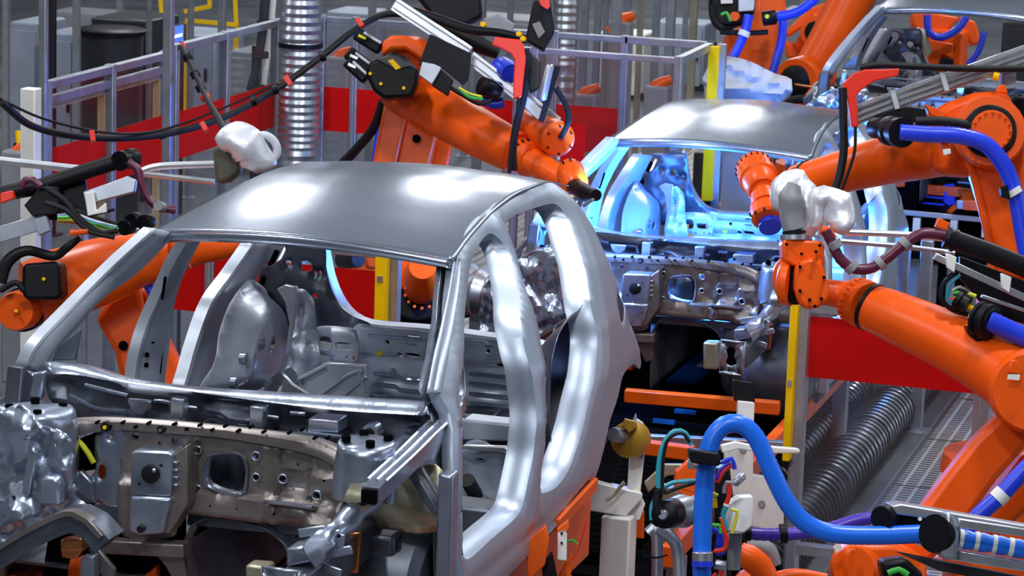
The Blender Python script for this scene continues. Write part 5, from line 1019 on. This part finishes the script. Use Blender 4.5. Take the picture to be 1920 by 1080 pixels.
slab('lower_arm', [(744, 470), (840, 482), (838, 500), (815, 510), (800, 535), (750, 545)], 16.5, .25, 'orange', r8, .03); discp('scalloped_flange', (792, 500, 16.3), (790, 545, 16.6), 36, 'orange', r8, [(0, .7), (.3, .95), (.8, 1), (1, .8)]); bolts('bolt_ring', (791, 548, 16.45), (790, 553, 16.5), 32, 14, 3, 'orange2', r8)
discp('turntable', (782, 556, 16.6), (780, 580, 16.7), 52, 'black', r8); slab('base', [(738, 570), (830, 565), (845, 640), (738, 640)], 16.7, .4, 'black', r8, .04); p = r8.location; obj('pedestal', MB().bar((p.x, p.y, 0), (p.x, p.y, 1.0), .4, .4), 'black', r8); slab('link', [(680, 470), (712, 474), (712, 505), (686, 505)], 16.9, .1, 'orange', r8, .02); discp('motor', (640, 487, 16.9), (672, 484, 16.8), 18, 'black', r8)
r9 = robot('small orange robot joint at the bottom edge, right of the bright blue hose', 1412, 1100, 12.0)
tubep('arm_cap', [(1385, 1030), (1400, 1042), (1425, 1062), (1440, 1090)], [16, 24, 24, 22], 11.9, 'orange', r9, 24, .03); obj('pedestal', MB().bar((r9.location.x, r9.location.y, 0), W(1430, 1085, 12), .25, .25), 'orange', r9, bevel=.03); tubep('arm', [(1440, 1090), (1490, 1078), (1550, 1085)], [14, 12, 10], 11.9, 'orange', r9, 18); tubep('grey_cover', [(1400, 1022), (1440, 1030), (1456, 1060)], [8, 15, 10], 12.2, 'grey', r9, 12)

# ------------------------------------------------------------------ foreground hose unit with its carrier
p = W(1320, 1090, 11.0)
g = thing('welding_hose_unit', 'bright blue arching hose on a cluttered welding tool, in the lower right foreground', 'welding tool', (p.x, p.y, 0))
hose('main_hose', [(1318, 1120), (1316, 1060), (1318, 960), (1324, 880), (1335, 825), (1360, 797), (1392, 797), (1420, 825), (1445, 880), (1475, 940), (1510, 980), (1560, 1000), (1640, 1004), (1752, 1000)], [17.5] * 14, 10.9, 'bluebright', g, 22, .02, .01)
discp('hose_band', (1317, 1052, 10.85), (1317, 1035, 10.85), 19.5, 'alu', g); discp('hose_band', (1317, 1062, 10.85), (1317, 1052, 10.85), 20, 'blue', g)
b = slab('hose_clamp', [(1292, 848), (1296, 842), (1348, 850), (1352, 858), (1348, 875), (1296, 868)], 10.75, .14, 'black', g, .008)
slab('clamp_plate', [(1290, 860), (1305, 872), (1318, 878), (1290, 880)], 10.9, .03, 'alu', g)
hose('violet_hose', [(1400, 1000), (1440, 1002), (1500, 1000), (1560, 990), (1610, 975), (1665, 968)], 12, 11.3, 'violet', g, 16, .05); discp('hose_ring', (1462, 1001, 11.3), (1476, 1000, 11.3), 19, 'black', g); discp('hose_ring', (1395, 1000, 11.3), (1408, 1001, 11.3), 14, 'black', g)
# carrier on the right
k = slab('carrier_rail', [(1670, 948), (1690, 945), (1920, 985), (1960, 992), (1960, 1010), (1760, 975), (1680, 965)], 10.9, .18, 'alu', g, .006)
slab('carrier_cover', [(1682, 955), (1765, 970), (1780, 1000), (1770, 1025), (1740, 1030), (1690, 1000), (1672, 975)], 10.95, .1, 'black', g, .01)
discp('carrier_disc', (1652, 972, 10.9), (1668, 970, 10.95), 24, 'black', g); discp('carrier_disc', (1752, 1000, 10.75), (1772, 1002, 10.8), 38, 'black', g, [(0, .6), (0, .95), (.2, 1), (.8, 1), (1, .9)])
slab('end_frame', [(1772, 958), (1790, 965), (1800, 990), (1795, 1052), (1770, 1050), (1760, 1038), (1772, 1020)], 10.72, .1, 'alu', g, .015); slab('lower_rail', [(1790, 1030), (1960, 1060), (1960, 1078), (1780, 1050)], 10.8, .08, 'alu_bright', g, .005); slab('upper_rail', [(1798, 972), (1960, 998), (1960, 1012), (1798, 990)], 10.7, .04, 'alu_bright', g, .004)
L = [(1798, 1010), (1860, 1020), (1960, 1038)]; hose('corrugated_hose', L, 17, 10.8, 'bluebright', g, 18, .10, .03)
Q = catmull(PP_(L, 10.8), .05); mb = MB()
for a, b in zip(Q, Q[1:]): mb.cyl(a, a + (b - a) * .25, .0365, n=18)
obj('hose_spiral', mb, 'white', g); slab('under_rail', [(1680, 1035), (1760, 1050), (1960, 1090), (1960, 1110), (1760, 1070)], 10.9, .05, 'darkcab', g)
for c in ((1725, 973), (1723, 1020)): discp('screw', (c[0], c[1], 10.9), (c[0], c[1], 10.93), 4, 'white', g)
# gun clutter left of the hose
discp('valve_body', (1262, 962, 11.2), (1300, 955, 11.3), 32, 'alu', g, [(0, .5), (.05, .9), (.5, 1), (1, .7)]); discp('valve_knob', (1245, 965, 11.0), (1262, 962, 11.1), 27, 'black', g, [(0, .7), (.1, 1), (.9, 1), (1, .8)]); discp('knob_centre', (1242, 965, 10.98), (1246, 965, 11.0), 9, 'alu', g); discp('valve_body', (1300, 945, 11.3), (1316, 945, 11.35), 16, 'foil', g)
tubep('pipe', [(1215, 1000), (1226, 990), (1232, 1010), (1232, 1100)], 11, 11.3, 'alu', g, 14); tubep('pipe', [(1232, 990), (1255, 1005), (1270, 1030), (1275, 1100)], 12, 11.2, 'alu', g, 14); tubep('wire_clamp', [(1206, 1040), (1230, 1046), (1252, 1040)], 2, 11.1, 'black', g, 6)
tubep('teal_hose', [(1234, 915), (1235, 870), (1245, 830), (1265, 808), (1285, 812), (1296, 835)], 4.5, 11.1, 'teal', g, 10); tubep('teal_hose', [(1238, 918), (1262, 905), (1295, 902), (1320, 903)], 4.5, 11.05, 'teal', g, 10); tubep('teal_hose', [(1232, 930), (1222, 950), (1222, 975)], 4.5, 11.1, 'teal', g, 10)
tubep('black_hose', [(1242, 920), (1243, 870), (1252, 825), (1278, 812), (1294, 830)], 3.5, 11.0, 'rubber', g, 8); tubep('black_hose', [(1245, 925), (1270, 915), (1310, 903)], 4, 11.0, 'rubber', g, 8); tubep('black_hose', [(1236, 920), (1232, 950), (1248, 975)], 9, 11.0, 'rubber', g, 10); discp('hose_knot', (1234, 918, 11.0), (1242, 926, 11.0), 10, 'black', g)
slab('orange_part', [(1268, 885), (1290, 865), (1306, 868), (1304, 925), (1268, 915)], 11.5, .1, 'orange', g)
slab('terminal_box', [(1360, 948), (1385, 932), (1412, 930), (1412, 985), (1395, 1000), (1362, 996)], 11.1, .12, 'white', g, .006); tubep('yellow_cable', [(1370, 955), (1382, 958), (1378, 980), (1372, 1000)], 3.5, 10.98, 'yellowc', g, 8); tubep('light_blue_cable', [(1362, 950), (1356, 965), (1362, 990)], 5, 11.0, 'teal', g, 8)
slab('valve_stack', [(1342, 880), (1368, 870), (1375, 930), (1352, 1060), (1338, 1060)], 11.3, .15, 'black', g, .01); slab('lower_plate', [(1366, 1000), (1392, 1000), (1388, 1070), (1364, 1070)], 11.2, .05, 'grey', g)
for m, L in (('redplastic', [(1345, 905), (1355, 885), (1372, 872)]), ('redplastic', [(1350, 985), (1362, 1005), (1358, 1030), (1335, 1033)]), ('redplastic', [(1366, 905), (1368, 925), (1362, 945)]), ('violet', [(1344, 900), (1352, 880), (1370, 868)]), ('yellowc', [(1336, 925), (1345, 930)]), ('yellow', [(1340, 935), (1341, 952)]), ('green', [(1335, 985), (1350, 985), (1352, 1000)]), ('orange2', [(1352, 970), (1360, 990)]), ('blue', [(1352, 868), (1372, 860), (1378, 880)]), ('alu', [(1358, 925), (1362, 905), (1378, 905), (1390, 895)]), ('redplastic', [(1335, 1085), (1350, 1070), (1356, 1080)]), ('black', [(1340, 1000), (1336, 1040), (1345, 1075)])):
    tubep('cable', L, 4.5, 11.0, m, g, 8)
slab('blue_housing', [(1336, 985), (1358, 1000), (1362, 1040), (1345, 1045), (1334, 1020)], 11.1, .08, 'blue', g, .01); discp('cylinder', (1380, 905, 11.1), (1392, 893, 11.15), 8, 'alu', g); discp('cylinder', (1340, 1058, 11.0), (1360, 1062, 11.0), 10, 'alu', g)
slab('support_bracket', [(1352, 835), (1380, 828), (1440, 842), (1440, 850), (1384, 842), (1355, 850)], 11.6, .06, 'white', g); slab('mast', [(1345, 1060), (1362, 1060), (1362, 1120), (1345, 1120)], 11.3, .1, 'grey', g); q = W(1353, 1110, 11.35); obj('stand', MB().bar((q.x, q.y, 0), q, .14, .14), 'grey', g)

# ------------------------------------------------------------------ white cover, operators' things and background
P = [(1308, 130), (1325, 108), (1345, 112), (1400, 122), (1445, 145), (1478, 152), (1482, 172), (1460, 192), (1400, 215), (1310, 220), (1298, 170)]
c = W(1390, 200, 20.2); t = thing('fabric_cover', 'white fabric cover draped over a tool, behind the roof of the second shell', 'cover', (c.x, c.y, 0))
A_ = PP_(P, 20.1); off = (W(960, 540, 2) - W(960, 540, 1)) * .5; o2 = [(p.x, p.z) for p in A_]
V, Fc = plate(resample(o2, .04), [], .035); dd = dist(V, resample(o2, .04)); mb = MB()
rn = [noise.noise(Vector((math.atan2(v[1] - 1.9, v[0] + 3.9) * 9, 0, 3))) for v in V]
mb.add([(v[0], A_[0].y + .3 - .28 * smooth(d / .25) + .13 * r_ + .05 * noise.noise(Vector((v[0] * 9, v[1] * 14, 2))), v[1]) for v, d, r_ in zip(V, dd, rn)], Fc); obj('draped_sheet', mb, 'sheet', t, solid=.004, sharp=70)
obj('covered_tool', MB().bar((c.x, c.y + .3, 0), (c.x, c.y + .3, W(1390, 150, 20.2).z), .3, .3), 'grey', t)

def cabinet(label, px0, px1, ytop, d, depth, m, cat='cabinet', name='control_cabinet', grp=None, zt=None):
    a, b = W(px0, ytop, d), W(px1, ytop, d); x0, x1 = a.x, b.x; z = zt or a.z; y = a.y
    t = thing(name, label, cat, ((x0 + x1) / 2, y, 0), grp); w_ = x1 - x0
    obj('body', MB().box(((x0 + x1) / 2, y + depth / 2, z / 2), w_, depth, z), m, t, bevel=.02)
    obj('door', MB().box(((x0 + x1) / 2, y - .012, z * .52), w_ * .9, .02, z * .86), m, t, bevel=.005)
    obj('plinth', MB().box(((x0 + x1) / 2, y + depth / 2, .05), w_ * 1.02, depth * 1.02, .1), 'darkcab', t)
    obj('handle', MB().box((x1 - w_ * .12, y - .04, z * .55), .02, .03, .14), 'black', t)
    return t
def bgpost(label, px, ytop, d, wm, m='alu', grp='tall posts beyond the fences', ht=None):
    a = W(px, ytop, d); z = ht or max(a.z, .5); t = thing('steel_post', label, 'post', (a.x, a.y, 0), grp)
    obj('shaft', MB().bar((a.x, a.y, 0), (a.x, a.y, z), wm, wm, (0, 1, 0)), m, t, bevel=.006); obj('base_plate', MB().box((a.x, a.y, .012), wm * 2.4, wm * 2.4, .024), m, t); return t
G_ = 'bare aluminium posts standing beyond or beside the fences'
for px, d, wm, m, l in ((82, 16.5, .045, 'alu', 'thin grey post crossing the left window of the left fence'), (318, 17.1, .055, 'alu', 'bright grey post rising past the fence beside the blue screen'), (98, 24, .06, 'darkcab', 'dark post left of the black drum'), (144, 24, .055, 'grey', 'grey post at the left edge of the black drum'), (281, 25, .04, 'alu', 'slim post right behind the black drum'), (359, 26, .05, 'alu', 'slim post behind the red-tipped cable'), (418, 23, .055, 'alu', 'slim post left of the hoist poles'), (225, 28, .05, 'grey', 'slim grey post above the black drum')):
    bgpost(l, px, -60, d, wm, m, None, 4.2)
bgpost('wide pale post standing at the near end of the left fence', 58, 165, 15.6, .085, 'white', None)
for i, (px, d, m) in enumerate(((12, 24, 'grey'), (700, 26, 'grey'), (905, 25, 'alu'), (960, 27, 'alu'), (1125, 27, 'alu'), (1160, 24, 'grey'), (1205, 26, 'tan'), (1235, 27, 'alu'), (1262, 25, 'alu'), (1290, 28, 'alu'), (1180, 29, 'alu'), (1305, 30, 'tan'), (1508, 24, 'alu'), (880, 29, 'grey'), (1100, 30, 'alu'), (1140, 31, 'alu'), (1015, 30, 'grey'))):
    bgpost('tall slim grey post in the blurred hall beyond the back fence', px, -60, d, .05 + .012 * (i % 3), m, 'tall posts in the far hall', 4.2)
t = cabinet('pale cabinet at the far left behind the posts', 18, 78, 40, 27, .6, 'greyblue'); t = cabinet('pale blue-grey cabinet left of the black drum', 84, 146, 60, 26.5, .6, 'greyblue')
t = cabinet('grey cabinet row behind the black drum', 280, 420, 60, 31.2, .8, 'greyblue'); t = cabinet('grey cabinet beyond the left fence, behind the sloping rail', 430, 500, 95, 28, .7, 'grey')
t = cabinet('dark box beside the black drum, left of the blue screen', 170, 292, 32, 26, .7, 'darkcab')
a = W(210, 50, 24.5); t = thing('waste_drum', 'large black round drum with a rimmed lid behind the left fence', 'drum', (a.x, a.y, 0)); zt = a.z
obj('drum_body', MB().lathe((a.x, a.y, 0), (a.x, a.y, zt - .05), [(0, .24), (1, .26)], 36), 'darkcab', t); obj('drum_lid', MB().lathe((a.x, a.y, zt - .06), (a.x, a.y, zt), [(0, .29), (.6, .29), (.8, .27), (1, .15)], 36), 'black', t)
t = slab_thing('screen', 'small dark monitor with a blue picture, behind the left fence corner', 'monitor', [(304, 50), (346, 42), (346, 90), (304, 96)], 19.5, .12, 'darkcab'); M['screen'] = mat('lit_blue_screen', (.02, .1, .5), .3, emit=(.02, .15, .8), estr=.7); slab('display', [(325, 50), (344, 46), (344, 84), (325, 86)], 19.48, .01, 'screen', t, 0); slab('display_bar', [(327, 66), (342, 62), (342, 68), (327, 72)], 19.46, .01, 'alu_bright', t, 0)
p = W(380, 200, 19.2); t = thing('articulated_cable', 'black articulated cable arm with red tips, hanging down to the white pipe', 'cable', (p.x, p.y, 0)); tubep('cable_arm', [(338, 82, 19), (362, 130, 18), (385, 180, 16.5), (408, 220, 15), (430, 262, 13.6)], [6, 5, 5, 6, 6], 16.5, 'rubber', t, 10)
for c, dd_, m in (((340, 88), 18.9, 'redplastic'), ((366, 140), 17.8, 'black'), ((376, 165), 17.2, 'black'), ((352, 108), 18.4, 'black'), ((385, 183), 16.6, 'redplastic')): discp('joint', (c[0] - 3, c[1] - 6, dd_), (c[0] + 3, c[1] + 6, dd_), 9, m, t)
# yellow guard rails far behind
p = W(380, 30, 30); t = thing('guard_rail', 'yellow tubular guard rail in the far hall, top left', 'guard rail', (p.x, p.y, 0))
for a, b in (((300, -10), (303, 27)), ((345, 22), (395, 12)), ((348, 38), (445, 47)), ((440, -20), (443, 47)), ((393, -20), (393, 14))): barp('tube', a, b, 8, 30, .05, 'yellow', t)
for x in (348, 443): q = W(x, 42, 30); obj('leg', MB().bar((q.x, q.y, 0), (q.x, q.y, q.z), .04, .04), 'yellow', t)
# hoist poles
p = W(482, 80, 22); t = thing('hoist_stand', 'dark tool stand with leaning poles between left fence and vertical duct', 'stand', (p.x, p.y, 0)); tubep('pole', [(500, -30), (492, 60), (482, 120), (468, 170)], [10, 9, 8, 7], 22, 'darkcab', t, 10); tubep('pole', [(512, -30), (505, 60), (492, 165)], [9, 8, 7], 22.1, 'white', t, 10)
for y in (38, 98, 160): slab('clamp', [(485 - y * .1, y), (512 - y * .1, y - 2), (512 - y * .1, y + 10), (485 - y * .1, y + 12)], 21.8, .1, 'black', t)
obj('foot', MB().box((p.x, p.y, .04), .5, .4, .08), 'grey', t); obj('mast', MB().bar((p.x, p.y, 0), (p.x, p.y, 1.9), .06, .06), 'darkcab', t)
# far hall machinery, one thing each
for i, (l, x0, x1, y, d, m) in enumerate((('pale machine housing above the back fence, right of the tall duct', 612, 700, 20, 31, 'greyblue'), ('grey machine housing behind the middle robot', 880, 1010, 30, 33, 'grey'), ('white-topped bench in the far hall above the clear fence panes', 1120, 1215, 60, 34, 'white'), ('grey cabinet in the far hall left of the dark orange column', 1225, 1330, 40, 35, 'greyblue'), ('dark cabinet between the blue hoses at the top', 1460, 1560, 20, 28, 'grey'), ('dark grey cabinet behind the farthest shell', 1880, 1990, 40, 31, 'darkcab'), ('grey low cabinet seen through the rear window of the second shell', 1350, 1500, 360, 24.5, 'grey'), ('pale low cabinet right of the second shell, under the forearm', 1700, 1790, 372, 24.5, 'greyblue'), ('far left grey machine bed along the hall floor', 95, 300, 20, 36, 'grey'))):
    cabinet(l, x0, x1, y, d, .6, m)
cabinet('black machine cabinet filling the rear window of the second shell', 1300, 1500, 285, 25.5, .5, 'darkcab')
# orange and red parts in the far hall
for i, (px, py, d, l) in enumerate(((640, 105, 25, 'far orange robot part seen left of the middle robot through the fence'), (1165, 40, 27, 'far orange robot part above the clear fence panes'), (1100, 175, 25, 'far orange robot part behind the clear pane above the red band'), (40, 280, 19, 'far orange robot part at the left edge below the hanging cable'), (1235, 160, 24, 'far orange robot part left of the fence corner'))):
    p = W(px, py, d); t = thing('distant_robot', l, 'robot', (p.x, p.y, 0)); tubep('arm', [(px - 22, py + 22), (px, py), (px + 24, py - 12)], [12, 14, 8], d, 'orange', t, 14); obj('column', MB().bar((p.x, p.y, 0), (p.x, p.y, p.z), .2, .2), 'grey', t, bevel=.02)
p = W(35, 268, 19); t = thing('hanging_tool', 'small yellow and orange tool at the left edge beside the pale post', 'tool', (p.x, p.y, 0)); tubep('yellow_body', [(33, 245), (38, 275)], [5, 7], 19, 'yellow', t, 10); obj('stand', MB().bar((p.x, p.y, 0), (p.x, p.y, p.z), .05, .05), 'black', t)
# items right of the second shell
p = W(1785, 380, 21); t = thing('tooling_clamp', 'orange and dark blue clamping tool on a black column, under the orange forearm', 'clamping tool', (p.x, p.y, 0))
slab('column', [(1756, 320), (1812, 318), (1812, 420), (1752, 420)], 21.3, .3, 'black', t); slab('blue_block', [(1770, 346), (1790, 344), (1792, 382), (1780, 386), (1770, 380)], 21, .1, 'blue', t); slab('orange_arm', [(1756, 352), (1768, 350), (1768, 360), (1756, 362)], 21, .08, 'orange', t); slab('orange_arm', [(1798, 355), (1828, 360), (1826, 378), (1810, 378), (1782, 402), (1776, 396), (1805, 370)], 20.9, .08, 'orange', t); obj('foot', MB().bar((p.x, p.y + .3, 0), (p.x, p.y + .3, 1.2), .2, .2), 'black', t)
for a, b in (((1726, 368), (1770, 372)), ((1726, 380), (1770, 384))): barp('blue_rod', a, b, 4, 21, .03, 'blue', t)
p = W(1760, 410, 20.5); t = thing('guide_rail', 'horizontal pale rail lit blue, right of the second shell', 'rail', (p.x, p.y, 0)); barp('rail', (1690, 398), (1860, 414), 10, 20.5, .06, 'alu', t); 
for x in (1720, 1790, 1850): q = W(x, 408, 20.5); obj('leg', MB().bar((q.x, q.y, 0), (q.x, q.y, q.z), .05, .05), 'white', t)
for i, (px, yt, d, wm, l) in enumerate(((1698, 455, 18.5, .07, 'wide grey post under the silver rails, left one'), (1740, 450, 18.5, .075, 'wide grey post under the silver rails, right of its twin'), (1815, 322, 22, .08, 'pale post right of the orange and blue clamp'), (1672, 420, 19, .05, 'thin grey post beside the rear pillar of the second shell'))): bgpost(l, px, yt, d, wm, 'alu', None)
# loose cables on the floor by the ducts
p = onZ(1580, 740, .3); t = thing('floor_cable', 'black cable looping down beside the ribbed floor ducts', 'cable', (p.x, p.y, 0)); obj('cable_run', MB().tube([onZ(1545, 690, .5), onZ(1560, 730, .35), onZ(1590, 755, .2), onZ(1635, 745, .25)], .012, 8, .05), 'rubber', t)
p = onZ(1550, 820, .02); t = thing('floor_cable', 'black cable curving on the floor right of the tall yellow curtain', 'cable', (p.x, p.y, 0)); obj('cable_run', MB().tube([onZ(1515, 770, .05), onZ(1530, 810, .03), onZ(1580, 828, .03)], .012, 8, .05), 'rubber', t)
# weld flash on the far front pillar of the second shell
lamp('weld_flash', 'POINT', W(1128, 372, 16.15), 150, (.14, .34, 1.0), .03)
lamp('weld_glow', 'POINT', W(1335, 425, 17.5), 200, (.035, .24, 1.0), .12)
lamp('weld_glow', 'POINT', W(1600, 420, 17.9), 110, (.035, .24, 1.0), .1)
lamp('weld_glow', 'POINT', W(1700, 450, 18.6), 20, (.035, .26, 1.0), .1)
